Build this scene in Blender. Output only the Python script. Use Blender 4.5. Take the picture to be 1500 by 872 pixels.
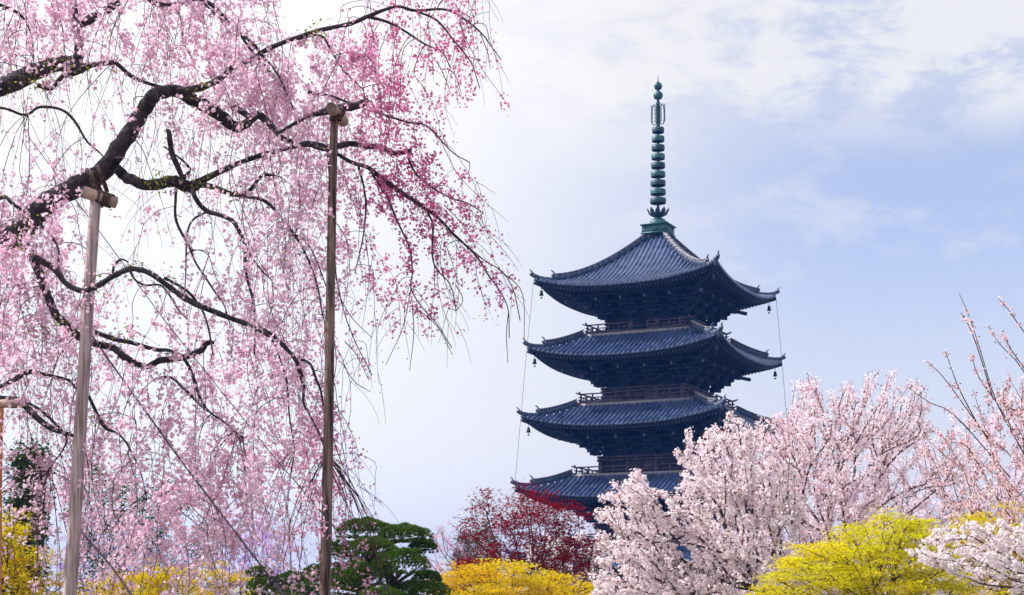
import bpy, math, random
import numpy as np
from mathutils import Vector

for _o in list(bpy.data.objects):
    bpy.data.objects.remove(_o)
SC = bpy.context.scene
COL = SC.collection
RS = np.random.RandomState(7)
R = math.radians

# ------------------------------------------------------------------ camera
FPX, HORIZON, EYE = 2350.0, 885.0, 1.6          # focal length in photo pixels, horizon row, eye height
cam_data = bpy.data.cameras.new('camera')
cam = bpy.data.objects.new('camera', cam_data)
COL.objects.link(cam)
cam.location = (0, 0, EYE)
cam.rotation_euler = (R(90), 0, 0)
cam_data.sensor_width = 36.0
cam_data.lens = 36.0 * FPX / 1500.0
cam_data.shift_y = (HORIZON - 436.0) / 1500.0
cam_data.clip_start = 0.1
cam_data.clip_end = 6000
SC.camera = cam

# ------------------------------------------------------------------ light, sky, exposure
SUN_AZ, SUN_EL = -82.0, 44.0                     # degrees from the view axis (minus = left), elevation
world = bpy.data.worlds.new('World')
SC.world = world
world.use_nodes = True
wn, wl = world.node_tree.nodes, world.node_tree.links
for n in list(wn):
    wn.remove(n)

def wmath(op, a, b=None, c=None, clamp=False):
    n = wn.new('ShaderNodeMath'); n.operation = op; n.use_clamp = clamp
    for i, v in enumerate((a, b, c)):
        if v is None: continue
        if isinstance(v, (int, float)): n.inputs[i].default_value = v
        else: wl.new(v, n.inputs[i])
    return n.outputs[0]

def wmapr(v, a, b, c, d):
    n = wn.new('ShaderNodeMapRange'); n.interpolation_type = 'SMOOTHSTEP'
    wl.new(v, n.inputs[0])
    for i, x in enumerate((a, b, c, d)): n.inputs[i + 1].default_value = x
    return n.outputs[0]

w_out = wn.new('ShaderNodeOutputWorld')
w_bg = wn.new('ShaderNodeBackground')
w_bg.inputs['Strength'].default_value = 0.11
w_sky = wn.new('ShaderNodeTexSky')
w_sky.sky_type = 'NISHITA'
w_sky.sun_disc = False
w_sky.sun_elevation = R(SUN_EL)
w_sky.sun_rotation = R(SUN_AZ)
w_sky.air_density = 1.0
w_sky.dust_density = 1.2
w_sky.ozone_density = 2.0
w_tc = wn.new('ShaderNodeTexCoord')
w_sep = wn.new('ShaderNodeSeparateXYZ')
wl.new(w_tc.outputs['Generated'], w_sep.inputs[0])
w_x, w_z = w_sep.outputs[0], w_sep.outputs[2]
def wnoise(scale, sx, sz, detail, rough, off=(0, 0, 0), dist=0.0):
    m = wn.new('ShaderNodeMapping'); m.inputs['Scale'].default_value = (sx, 1.0, sz)
    m.inputs['Location'].default_value = off
    wl.new(w_tc.outputs['Generated'], m.inputs[0])
    n = wn.new('ShaderNodeTexNoise'); n.inputs['Scale'].default_value = scale
    n.inputs['Detail'].default_value = detail; n.inputs['Roughness'].default_value = rough
    n.inputs['Distortion'].default_value = dist
    wl.new(m.outputs[0], n.inputs[0])
    return n.outputs[0]
big = wnoise(3.6, 1.0, 2.6, 3, 0.5, (3.1, 0, 1.7))
fine = wnoise(15.0, 1.0, 2.3, 8, 0.64, (0.3, 0, 0.9), 0.25)
puff = wmath('ADD', wmath('MULTIPLY', big, 0.30), wmath('MULTIPLY', fine, 0.70))
band = wmapr(wmath('ADD', w_z, wmath('MULTIPLY', big, 0.16)), 0.335, 0.385, 0.0, 1.0)                       # broken cloud higher up
veil_low = wmapr(w_z, 0.235, 0.06, 0.0, 1.0)                    # thin veil towards the horizon
veil_left = wmapr(w_x, 0.22, -0.06, 0.0, 1.0)                   # bright veil towards the sun
clouds = wmath('MULTIPLY', wmapr(puff, 0.42, 0.55, 0.30, 1.0), band)
thin = wmath('MULTIPLY', wmapr(puff, 0.50, 0.66, 0.0, 0.38), 1.0)
f = wmath('MAXIMUM', wmath('MULTIPLY', clouds, 0.80), thin)
f = wmath('MAXIMUM', f, wmath('MULTIPLY', veil_low, 0.72))
inv = wmath('MULTIPLY', wmath('SUBTRACT', 1.0, f), wmath('SUBTRACT', 1.0, wmath('MULTIPLY', veil_left, 0.92)))
f = wmath('SUBTRACT', 1.0, wmath('MULTIPLY', inv, 0.72), clamp=True)
# the thin cloud is brighter towards the sun
cl = wn.new('ShaderNodeMix'); cl.data_type = 'RGBA'
wl.new(wmapr(w_x, 0.12, -0.22, 0.0, 1.0), cl.inputs[0])
cl.inputs['A'].default_value = (7.1, 7.05, 7.2, 1)
cl.inputs['B'].default_value = (8.6, 8.6, 8.9, 1)
hi = wn.new('ShaderNodeMix'); hi.data_type = 'RGBA'
wl.new(wmapr(w_z, 0.20, 0.30, 0.0, 1.0), hi.inputs[0])
wl.new(cl.outputs['Result'], hi.inputs['A'])
hi2 = wn.new('ShaderNodeMix'); hi2.data_type = 'RGBA'; hi2.blend_type = 'MULTIPLY'; hi2.inputs[0].default_value = 1
wl.new(cl.outputs['Result'], hi2.inputs['A']); hi2.inputs['B'].default_value = (1.08, 1.07, 1.03, 1)
wl.new(hi2.outputs['Result'], hi.inputs['B'])
tint = wn.new('ShaderNodeMix'); tint.data_type = 'RGBA'; tint.blend_type = 'MULTIPLY'; tint.inputs[0].default_value = 1
wl.new(w_sky.outputs[0], tint.inputs['A']); tint.inputs['B'].default_value = (1.35, 1.28, 1.5, 1)
mix = wn.new('ShaderNodeMix'); mix.data_type = 'RGBA'
wl.new(f, mix.inputs[0]); wl.new(tint.outputs['Result'], mix.inputs['A']); wl.new(hi.outputs['Result'], mix.inputs['B'])
wl.new(mix.outputs['Result'], w_bg.inputs['Color'])
wl.new(w_bg.outputs[0], w_out.inputs['Surface'])

sun_data = bpy.data.lights.new('sun', 'SUN')
sun_data.energy = 5.0
sun_data.angle = R(0.8)
sun_data.color = (1.0, 0.955, 0.90)
sun = bpy.data.objects.new('sun', sun_data)
COL.objects.link(sun)
sdir = Vector((math.sin(R(SUN_AZ)) * math.cos(R(SUN_EL)), math.cos(R(SUN_AZ)) * math.cos(R(SUN_EL)), math.sin(R(SUN_EL))))
sun.rotation_euler = sdir.to_track_quat('Z', 'Y').to_euler()
sun.location = (-20, 0, 40)

SC.view_settings.view_transform = 'Standard'
SC.view_settings.look = 'None'
SC.view_settings.exposure = 0.22
SC.view_settings.gamma = 1.0
SC.view_settings.use_curve_mapping = False
SC.render.engine = 'CYCLES'
SC.cycles.max_bounces = 8
SC.cycles.transmission_bounces = 4
SC.cycles.volume_bounces = 0

# ------------------------------------------------------------------ helpers
def W(px, py, Y):
    """the point at depth Y metres seen at photo pixel (px, py)"""
    return np.array([(px - 750.0) / FPX * Y, Y, EYE + (HORIZON - py) / FPX * Y])

def empty(name, loc, label=None, cat=None, group=None, rz=0.0):
    o = bpy.data.objects.new(name, None)
    o.empty_display_size = 0.5
    COL.objects.link(o)
    o.location = tuple(float(v) for v in loc)
    o.rotation_euler = (0, 0, rz)
    tag(o, label, cat, group)
    return o

def tag(o, label=None, cat=None, group=None, kind=None):
    if label: o['label'] = label
    if cat: o['category'] = cat
    if group: o['group'] = group
    if kind: o['kind'] = kind
    return o

class MB:
    """collects quads and triangles, links them as one mesh object"""
    def __init__(s): s.v = []; s.f = {3: [], 4: []}; s.n = 0; s.c = []; s.mi = 0; s.m = {3: [], 4: []}
    def add(s, v, f, col=None):
        v = np.asarray(v, float).reshape(-1, 3); f = np.asarray(f, int)
        s.v.append(v); s.f[f.shape[1]].append(f + s.n); s.n += len(v); s.m[f.shape[1]].append(np.full(len(f), s.mi))
        s.c.append(np.ones((len(v), 3)) if col is None else np.broadcast_to(col, (len(v), 3)))
    def box(s, c, d, rz=0.0, tilt=None):
        c = np.array(c, float); d = np.array(d, float) / 2
        k = np.array([[x, y, z] for x in (-1, 1) for y in (-1, 1) for z in (-1, 1)], float) * d
        if tilt is not None: k = k @ np.asarray(tilt).T
        if rz:
            ca, sa = math.cos(rz), math.sin(rz)
            k = np.stack([k[:, 0] * ca - k[:, 1] * sa, k[:, 0] * sa + k[:, 1] * ca, k[:, 2]], 1)
        s.add(k + c, [[0, 1, 3, 2], [4, 6, 7, 5], [0, 4, 5, 1], [2, 3, 7, 6], [0, 2, 6, 4], [1, 5, 7, 3]])
    def beam(s, a, b, w, h):
        """box of section w x h from a to b, h kept upright"""
        a = np.array(a, float); b = np.array(b, float)
        d = b - a; L = np.linalg.norm(d); d = d / L
        side = np.cross(d, [0, 0, 1.0]); n = np.linalg.norm(side)
        side = np.array([1.0, 0, 0]) if n < 1e-5 else side / n
        up = np.cross(side, d)
        q = [p + side * w / 2 * i + up * h / 2 * j for p in (a, b) for i, j in ((-1, -1), (1, -1), (1, 1), (-1, 1))]
        s.add(q, [[0, 1, 2, 3], [7, 6, 5, 4], [0, 4, 5, 1], [1, 5, 6, 2], [2, 6, 7, 3], [3, 7, 4, 0]])
    def tube(s, P, rad, n=6, cap=True, col=None):
        P = np.asarray(P, float); m = len(P)
        rad = np.broadcast_to(np.asarray(rad, float), (m,))
        T = np.gradient(P, axis=0); T /= np.maximum(np.linalg.norm(T, axis=1, keepdims=True), 1e-9)
        ref = np.array([0.13, 0.97, 0.2]) if abs(T[0] @ np.array([0.13, 0.97, 0.2])) < 0.9 else np.array([1.0, 0.1, 0.1])
        A = np.cross(T, ref); A /= np.maximum(np.linalg.norm(A, axis=1, keepdims=True), 1e-9)
        B = np.cross(T, A)
        t = np.arange(n) * 2 * math.pi / n
        V = P[:, None, :] + rad[:, None, None] * (np.cos(t)[None, :, None] * A[:, None, :] + np.sin(t)[None, :, None] * B[:, None, :])
        i = np.arange(m - 1)[:, None] * n; j = np.arange(n)[None, :]; k = (np.arange(n)[None, :] + 1) % n
        F = np.stack([i + j, i + n + j, i + n + k, i + k], -1).reshape(-1, 4)
        s.add(V.reshape(-1, 3), F, col)
        if cap:
            for r0, e in ((0, P[0]), ((m - 1) * n, P[-1])):
                ring = V.reshape(-1, 3)[r0:r0 + n]
                s.add(np.vstack([ring, e]), [[a, (a + 1) % n, n] for a in range(n)], col)
    def lathe(s, prof, c=(0, 0, 0), n=20):
        """prof: list of (radius, z)"""
        prof = np.array(prof, float); m = len(prof); t = np.arange(n) * 2 * math.pi / n
        V = np.stack([prof[:, 0:1] * np.cos(t), prof[:, 0:1] * np.sin(t), np.repeat(prof[:, 1:2], n, 1)], -1) + np.array(c, float)
        i = np.arange(m - 1)[:, None] * n; j = np.arange(n)[None, :]; k = (j + 1) % n
        s.add(V.reshape(-1, 3), np.stack([i + j, i + k, i + n + k, i + n + j], -1).reshape(-1, 4))
    def build(s, name, mat, parent=None, smooth=False, color=False, origin=None):
        me = bpy.data.meshes.new(name)
        V = np.vstack(s.v)
        if origin is not None: V = V - np.asarray(origin, float)
        me.vertices.add(len(V)); me.vertices.foreach_set('co', V.astype(np.float32).ravel())
        loops = []; tot = []
        for k in (3, 4):
            if s.f[k]:
                F = np.vstack(s.f[k]); loops.append(F.ravel()); tot.append(np.full(len(F), k))
        loops = np.concatenate(loops); tot = np.concatenate(tot)
        start = np.concatenate([[0], np.cumsum(tot)[:-1]])
        me.loops.add(len(loops)); me.loops.foreach_set('vertex_index', loops.astype(np.int32))
        me.polygons.add(len(tot)); me.polygons.foreach_set('loop_start', start.astype(np.int32))
        me.polygons.foreach_set('loop_total', tot.astype(np.int32))
        if smooth: me.polygons.foreach_set('use_smooth', np.ones(len(tot), bool))
        if color:
            ca = me.color_attributes.new('tint', 'FLOAT_COLOR', 'POINT')
            C = np.ones((len(V), 4), np.float32); C[:, :3] = np.vstack(s.c)
            ca.data.foreach_set('color', C.ravel())
        me.update(calc_edges=True)
        for x in (mat if isinstance(mat, (list, tuple)) else [mat]): me.materials.append(x)
        if isinstance(mat, (list, tuple)):
            me.polygons.foreach_set('material_index', np.concatenate([q for k in (3, 4) for q in s.m[k]]).astype(np.int32))
        o = bpy.data.objects.new(name, me)
        COL.objects.link(o)
        if parent is not None: o.parent = parent
        elif origin is not None: o.location = tuple(float(x) for x in origin)
        return o

def rand_dirs(n):
    v = RS.normal(size=(n, 3)); return v / np.linalg.norm(v, axis=1, keepdims=True)

def frames(nrm):
    ref = rand_dirs(len(nrm))
    a = np.cross(nrm, ref); a /= np.maximum(np.linalg.norm(a, axis=1, keepdims=True), 1e-6)
    return a, np.cross(nrm, a)

def stars(mb, P, size, nrm=None, side=0.62, cup=0.25, lobes=5, col=None):
    """five-petalled flowers (or star-shaped leaves, with a small side radius) at points P"""
    P = np.asarray(P, float); N = len(P)
    if N == 0: return
    size = np.broadcast_to(np.asarray(size, float), (N,))
    if nrm is None: nrm = rand_dirs(N)
    a, b = frames(nrm)
    t = np.arange(lobes) * 2 * math.pi / lobes
    def ring(r, tt, h):
        return P[:, None] + size[:, None, None] * (r * (np.cos(tt)[None, :, None] * a[:, None] + np.sin(tt)[None, :, None] * b[:, None]) + h * nrm[:, None])
    tips = ring(0.5, t, cup * 0.5)
    sides = ring(0.5 * side, t - math.pi / lobes, cup * 0.12)
    V = np.concatenate([P[:, None], tips, sides], 1)
    k = np.arange(lobes)
    f = np.stack([np.zeros(lobes, int), 1 + lobes + k, 1 + k, 1 + lobes + (k + 1) % lobes], 1)
    F = (np.arange(N)[:, None, None] * (1 + 2 * lobes) + f[None]).reshape(-1, 4)
    mb.add(V.reshape(-1, 3), F, None if col is None else np.repeat(np.broadcast_to(col, (N, 3)), 1 + 2 * lobes, 0))

def leaves(mb, P, L, wid, nrm=None, col=None):
    """folded kite-shaped leaves"""
    P = np.asarray(P, float); N = len(P)
    if N == 0: return
    L = np.broadcast_to(np.asarray(L, float), (N,))[:, None]
    if nrm is None: nrm = rand_dirs(N)
    a, b = frames(nrm)
    V = np.stack([P, P + a * L * .5 + b * L * wid * .5 + nrm * L * .08, P + a * L, P + a * L * .5 - b * L * wid * .5 + nrm * L * .08], 1)
    F = np.arange(N)[:, None] * 4 + np.array([0, 1, 2, 3])[None]
    mb.add(V.reshape(-1, 3), F, None if col is None else np.repeat(np.broadcast_to(col, (N, 3)), 4, 0))

def smooth_path(P, rad=None, k=6):
    """Catmull-Rom through points (and radii)"""
    P = np.asarray(P, float)
    if rad is not None: P = np.column_stack([P, rad])
    Q = np.vstack([2 * P[0] - P[1], P, 2 * P[-1] - P[-2]])
    out = []
    for i in range(1, len(Q) - 2):
        p0, p1, p2, p3 = Q[i - 1], Q[i], Q[i + 1], Q[i + 2]
        for t in np.arange(k) / k:
            out.append(0.5 * (2 * p1 + (p2 - p0) * t + (2 * p0 - 5 * p1 + 4 * p2 - p3) * t * t + (3 * p1 - p0 - 3 * p2 + p3) * t ** 3))
    out.append(P[-1]); out = np.array(out)
    return (out[:, :3], np.maximum(out[:, 3], 1e-4)) if rad is not None else out

# ------------------------------------------------------------------ materials
def new_mat(name):
    m = bpy.data.materials.new(name); m.use_nodes = True
    nt = m.node_tree; p = nt.nodes['Principled BSDF']
    return m, nt, p

def surf(name, c1, c2=None, scale=4.0, rough=0.7, bump=0.0, bscale=None, detail=5, stretch=(1, 1, 1), metal=0.0, spec=0.5, contrast=(0.35, 0.65)):
    m, nt, p = new_mat(name)
    c2 = c2 or c1
    tc = nt.nodes.new('ShaderNodeTexCoord'); mp = nt.nodes.new('ShaderNodeMapping')
    mp.inputs['Scale'].default_value = stretch
    nt.links.new(tc.outputs['Object'], mp.inputs[0])
    no = nt.nodes.new('ShaderNodeTexNoise'); no.inputs['Scale'].default_value = scale; no.inputs['Detail'].default_value = detail
    no.inputs['Roughness'].default_value = 0.6
    nt.links.new(mp.outputs[0], no.inputs[0])
    cr = nt.nodes.new('ShaderNodeValToRGB')
    cr.color_ramp.elements[0].position = contrast[0]; cr.color_ramp.elements[1].position = contrast[1]
    cr.color_ramp.elements[0].color = (*c1, 1); cr.color_ramp.elements[1].color = (*c2, 1)
    nt.links.new(no.outputs[0], cr.inputs[0]); nt.links.new(cr.outputs[0], p.inputs['Base Color'])
    p.inputs['Roughness'].default_value = rough; p.inputs['Metallic'].default_value = metal
    p.inputs['Specular IOR Level'].default_value = spec
    if bump:
        n2 = nt.nodes.new('ShaderNodeTexNoise'); n2.inputs['Scale'].default_value = bscale or scale * 3; n2.inputs['Detail'].default_value = 6
        nt.links.new(mp.outputs[0], n2.inputs[0])
        bp = nt.nodes.new('ShaderNodeBump'); bp.inputs['Strength'].default_value = bump; bp.inputs['Distance'].default_value = 0.02
        nt.links.new(n2.outputs[0], bp.inputs['Height']); nt.links.new(bp.outputs[0], p.inputs['Normal'])
    return m

def petal(name, c1, c2, trans=0.45, tinted=False, rough=0.6):
    """thin petals and leaves: diffuse + translucent, one hue per petal group"""
    m = bpy.data.materials.new(name); m.use_nodes = True
    nt = m.node_tree
    for n in list(nt.nodes): nt.nodes.remove(n)
    out = nt.nodes.new('ShaderNodeOutputMaterial')
    geo = nt.nodes.new('ShaderNodeNewGeometry')
    mx = nt.nodes.new('ShaderNodeMix'); mx.data_type = 'RGBA'
    nt.links.new(geo.outputs['Random Per Island'], mx.inputs[0])
    mx.inputs['A'].default_value = (*c1, 1); mx.inputs['B'].default_value = (*c2, 1)
    col = mx.outputs['Result']
    if tinted:
        at = nt.nodes.new('ShaderNodeAttribute'); at.attribute_name = 'tint'
        mu = nt.nodes.new('ShaderNodeMix'); mu.data_type = 'RGBA'; mu.blend_type = 'MULTIPLY'; mu.inputs[0].default_value = 1
        nt.links.new(col, mu.inputs['A']); nt.links.new(at.outputs['Color'], mu.inputs['B']); col = mu.outputs['Result']
    d = nt.nodes.new('ShaderNodeBsdfDiffuse'); t = nt.nodes.new('ShaderNodeBsdfTranslucent')
    nt.links.new(col, d.inputs[0]); nt.links.new(col, t.inputs[0])
    ms = nt.nodes.new('ShaderNodeMixShader'); ms.inputs[0].default_value = trans
    nt.links.new(d.outputs[0], ms.inputs[1]); nt.links.new(t.outputs[0], ms.inputs[2])
    nt.links.new(ms.outputs[0], out.inputs['Surface'])
    return m

M_bark = surf('dark_bark', (0.012, 0.010, 0.016), (0.070, 0.058, 0.068), 11, 0.85, 1.0, 34, stretch=(1, 1, 1))
M_bark2 = surf('cherry_bark', (0.035, 0.020, 0.024), (0.085, 0.055, 0.055), 9, 0.85, 0.5, 25)
M_twig = surf('dark_twig', (0.045, 0.020, 0.028), (0.13, 0.055, 0.065), 5, 0.8)
M_redtwig = surf('reddish_twig', (0.035, 0.014, 0.016), (0.11, 0.038, 0.035), 5, 0.8)
M_pink = petal('pink_petals', (0.97, 0.81, 0.90), (0.93, 0.66, 0.81), 0.55, True)
M_white = petal('white_pink_petals', (0.97, 0.94, 0.955), (0.96, 0.86, 0.90), 0.46, True)
M_leafbud = petal('young_leaf', (0.42, 0.44, 0.05), (0.25, 0.33, 0.03), 0.4)
M_copper = petal('coppery_young_leaf', (0.30, 0.06, 0.05), (0.24, 0.10, 0.05), 0.25)
M_lime = petal('lime_yellow_leaves', (0.92, 0.72, 0.02), (0.72, 0.62, 0.02), 0.45, True)
M_gold = petal('golden_leaves', (0.82, 0.66, 0.02), (0.62, 0.53, 0.02), 0.45, True)
M_red = petal('crimson_leaves', (0.34, 0.005, 0.016), (0.15, 0.006, 0.016), 0.35)
M_brownleaf = petal('russet_leaves', (0.14, 0.075, 0.05), (0.09, 0.08, 0.035), 0.25)
M_budding = petal('mauve_brown_buds', (0.24, 0.09, 0.11), (0.15, 0.08, 0.06), 0.25)
M_olive = petal('olive_leaves', (0.09, 0.11, 0.03), (0.14, 0.12, 0.04), 0.25)
M_ever = petal('evergreen_leaves', (0.035, 0.09, 0.02), (0.08, 0.14, 0.02), 0.2)
M_pine = petal('pine_needles', (0.025, 0.085, 0.035), (0.15, 0.26, 0.03), 0.15, True)
M_pinebark = surf('pine_bark', (0.05, 0.035, 0.028), (0.13, 0.09, 0.07), 12, 0.9, 0.8)
M_post_grey = surf('pinkish_grey_weathered_post', (0.24, 0.17, 0.17), (0.62, 0.49, 0.49), 7, 0.75, 0.8, 16, stretch=(5, 5, 0.30), contrast=(0.36, 0.58))
M_post_brown = surf('brown_weathered_post', (0.022, 0.012, 0.014), (0.30, 0.19, 0.16), 3.2, 0.75, 0.6, 14, stretch=(6, 6, 0.5), contrast=(0.38, 0.62))
M_post_orange = surf('orange_timber', (0.55, 0.22, 0.08), (0.68, 0.33, 0.14), 5, 0.7, 0.3, 14, stretch=(5, 5, 0.4))
M_log = surf('peeled_log', (0.30, 0.19, 0.15), (0.55, 0.40, 0.34), 6, 0.75, 0.5, 18)
M_logend = surf('log_end_grain', (0.07, 0.05, 0.045), (0.25, 0.18, 0.15), 14, 0.8, 0.3)
M_rope = surf('dark_palm_rope', (0.05, 0.03, 0.03), (0.14, 0.08, 0.07), 30, 0.9, 0.8, 80)
M_wire = surf('dark_wire', (0.02, 0.018, 0.028), (0.04, 0.035, 0.05), 10, 0.5, metal=0.3)

# ------------------------------------------------------------------ the ground
M_ground = surf('mossy_ground', (0.07, 0.075, 0.03), (0.17, 0.15, 0.10), 0.35, 0.95, 0.4, 3, detail=9)
g = MB()
_n = 48; _a = np.arange(_n) * 2 * math.pi / _n
_rings = [0.0, 12, 40, 120, 400, 1500]
_v = np.array([[r * math.cos(t), 60 + r * math.sin(t), 0] for r in _rings[1:] for t in _a])
g.add(np.vstack([[0, 60, 0], _v]), [[0, 1 + i, 1 + (i + 1) % _n] for i in range(_n)])
g2 = [[1 + k * _n + i, 1 + (k + 1) * _n + i, 1 + (k + 1) * _n + (i + 1) % _n, 1 + k * _n + (i + 1) % _n] for k in range(4) for i in range(_n)]
g.f[4].append(np.array(g2)); g.m[4].append(np.zeros(len(g2), int))
tag(g.build('ground', M_ground), kind='structure')

# ------------------------------------------------------------------ the pagoda
M_tile = surf('blue_grey_roof_tiles', (0.026, 0.045, 0.105), (0.105, 0.15, 0.29), 1.3, 0.30, 0.3, 8, detail=8, spec=0.7)
M_ridge = surf('ridge_tiles', (0.025, 0.04, 0.09), (0.075, 0.095, 0.16), 1.5, 0.5, 0.3, 8, spec=0.6)
M_mortar = surf('pale_ridge_mortar', (0.22, 0.20, 0.23), (0.34, 0.31, 0.33), 2.0, 0.7, 0.3, 8)
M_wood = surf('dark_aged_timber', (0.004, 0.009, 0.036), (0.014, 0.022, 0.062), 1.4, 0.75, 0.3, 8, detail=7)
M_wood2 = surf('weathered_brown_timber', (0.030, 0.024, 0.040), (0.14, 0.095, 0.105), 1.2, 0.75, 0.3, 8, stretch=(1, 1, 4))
M_endgrain = surf('pale_timber_end', (0.10, 0.12, 0.17), (0.18, 0.19, 0.24), 3, 0.7)
M_verd = surf('verdigris_bronze', (0.010, 0.055, 0.070), (0.060, 0.17, 0.17), 1.8, 0.5, 0.3, 10, detail=8, metal=0.25)
M_verd2 = surf('dark_bronze', (0.008, 0.030, 0.045), (0.035, 0.09, 0.11), 2.2, 0.5, 0.3, 10, metal=0.3)
M_bell = surf('bell_bronze', (0.012, 0.014, 0.022), (0.03, 0.035, 0.04), 4, 0.5, metal=0.4)
M_stone = surf('pale_stone', (0.25, 0.24, 0.22), (0.38, 0.36, 0.33), 1.5, 0.85, 0.3, 6)

PY = 162.5
PX = (964 - 750) / FPX * PY
THETA = R(26)
pagoda = empty('pagoda', (PX, PY, 0), 'tall dark timber temple pagoda with stacked upturned tile roofs and a green bronze spire', 'pagoda', rz=-THETA)
# local frame: x = along the left-hand visible face (towards the near corner), -y = out of that face
# tier: wall half, roof half, roof top half, eave z, roof rise, wall bottom z, wall top z, balcony half
TIERS = [
    dict(w=4.95, R=11.3, t=6.95, e=5.15, H=2.3, z0=1.0, zt=2.95, b=None),
    dict(w=4.70, R=10.85, t=6.60, e=11.95, H=2.25, z0=7.6, zt=9.55, b=6.85),
    dict(w=4.43, R=10.40, t=6.25, e=18.85, H=2.35, z0=14.3, zt=16.25, b=6.45),
    dict(w=4.15, R=9.95, t=5.75, e=25.65, H=2.5, z0=21.6, zt=23.1, b=6.10),
    dict(w=3.85, R=9.45, t=0.95, e=32.45, H=6.0, z0=28.5, zt=29.9, b=5.60),
]
LIFT = 1.22
ROT = [0, math.pi / 2, math.pi, -math.pi / 2]
def rot(v, a):
    v = np.asarray(v, float); c, s_ = math.cos(a), math.sin(a)
    return np.stack([v[..., 0] * c - v[..., 1] * s_, v[..., 0] * s_ + v[..., 1] * c, v[..., 2]], -1)

def lift(s_, r, T):
    q = np.clip((r - T['w'] * .8) / (T['R'] - T['w'] * .8), 0, 1.1)
    return LIFT * np.abs(s_ / T['R']) ** 2.5 * q ** 1.3
def roofz(s_, r, T):
    q = np.clip((T['R'] - r) / (T['R'] - T['t']), 0, 1)
    gg = .44 * q + .56 * q * q if T['t'] < 2 else .78 * q + .22 * q * q
    return T['e'] + T['H'] * gg + lift(s_, r, T)

def tile_roof(T, parent):
    mb = MB(); Rr, tt = T['R'], T['t']
    nr = int(round(2 * Rr / 0.50)); sp = 2 * Rr / nr; NT = 13
    # section of one rib: pan - round tile - pan
    sec = [(-.5, 0.0), (-.30, -.02), (-.27, .09), (-.14, .175), (0, .20), (.14, .175), (.27, .09), (.30, -.02), (.5, 0.0)]
    for a in ROT:
        ss, hh = [], []
        for i in range(nr):
            c = -Rr + (i + .5) * sp
            for k, (o, h) in enumerate(sec[:-1] if i < nr - 1 else sec):
                ss.append(c + o * sp); hh.append(h)
        ss = np.array(ss); hh = np.array(hh)
        ss = np.clip(ss, -Rr + 1e-3, Rr - 1e-3)
        inner = np.maximum(np.abs(ss), tt)
        u = np.linspace(0, 1, NT)
        r = Rr + (inner[:, None] - Rr) * u[None]
        z = roofz(ss[:, None], r, T) + hh[:, None]
        # small steps of the tile courses
        V = np.stack([np.repeat(ss[:, None], NT, 1), -r, z], -1)
        n = len(ss)
        i, j = np.meshgrid(np.arange(n - 1), np.arange(NT - 1), indexing='ij')
        F = np.stack([i * NT + j, (i + 1) * NT + j, (i + 1) * NT + j + 1, i * NT + j + 1], -1).reshape(-1, 4)
        mb.add(rot(V.reshape(-1, 3), a), F)
        # eave edge: skirt down from the tile section
        top = V[:, 0].copy(); bot = top.copy(); bot[:, 2] = roofz(ss, Rr, T) - .16; top2 = top.copy()
        bot[:, 1] += .03
        VV = np.stack([top2, bot], 1).reshape(-1, 3)
        i = np.arange(n - 1)
        mb.add(rot(VV, a), np.stack([i * 2, i * 2 + 1, i * 2 + 3, i * 2 + 2], 1))
        # round end tiles
        for q in range(nr):
            c = -Rr + (q + .5) * sp
            z0 = float(roofz(c, Rr, T)) + .03
            t8 = np.arange(8) * math.pi / 4
            ring = np.stack([c + .12 * np.cos(t8), np.full(8, -Rr - .05), z0 + .12 * np.sin(t8)], -1)
            ring2 = ring.copy(); ring2[:, 1] += .2
            v = np.vstack([ring, ring2, [[c, -Rr - .06, z0]]])
            mb.add(rot(v, a), [[k, (k + 1) % 8, 8 + (k + 1) % 8, 8 + k] for k in range(8)])
            mb.add(rot(v, a), [[(k + 1) % 8, k, 16] for k in range(8)])
    roof = mb.build('tile_roof', M_tile, parent)
    # hip ridges: main ridge with an end ornament, thinner lower ridge with another
    for a in ROT:
        r = np.linspace(Rr * 1.012, tt, 22)
        P = np.stack([r, -r, roofz(r * .999, np.minimum(r, Rr), T)], -1)
        P[:, 2] += np.clip((r - Rr * .9) / (Rr * .1), 0, 1.2) ** 2 * .12
        rb = MB()
        cut = int(22 * (.22 if tt < 2 else .36))
        def strip(PP, w, h, pb):
            for k in range(len(PP) - 1):
                pb.beam(rot(PP[k], a), rot(PP[k + 1] + (PP[k + 1] - PP[k]) * .03, a), w, h)
        lo = P[:cut + 2].copy(); lo[:, 2] += .18; strip(lo, .30, .34, rb)
        up = P[cut:].copy(); up[:, 2] += .34; strip(up, .36, .62, rb)
        ridge = rb.build('hip_ridge', M_ridge, roof)
        cb = MB(); up2 = up.copy(); up2[:, 2] += .35; strip(up2, .46, .09, cb)
        cb.build('ridge_cap', M_mortar, roof)
        for (q, s1, hz) in ((P[0], .62, .22), (P[cut], .72, .52)):
            c = q + np.array([.03, -.03, hz])
            ob = MB()
            # demon tile: plate with upswept horn and a round boss
            for pa, pb_, w_, h_ in (((0, 0, -.25), (0, 0, .35), .42, .14), ((0, 0, .30), (.10, -.10, .62), .20, .14), ((.10, -.10, .58), (.30, -.30, .74), .13, .12), ((.06, -.06, 0), (.26, -.26, .05), .26, .26)):
                ob.beam(rot(c + np.array(pa) * s1, a), rot(c + np.array(pb_) * s1, a), w_ * s1, h_ * s1 if w_ != .42 else .42 * s1)
            ob.build('ridge_ornament', M_ridge, roof)
    # pale line where the roof meets what stands on it
    if tt > 2:
        fb = MB()
        for a in ROT:
            p = rot(np.array([[-tt - .05, -tt - .05, T['e'] + T['H'] + .12], [tt + .05, -tt - .05, T['e'] + T['H'] + .12]]), a)
            fb.beam(p[0], p[1], .2, .3)
        fb.build('roof_flashing', M_mortar, roof)
    return roof

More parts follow.
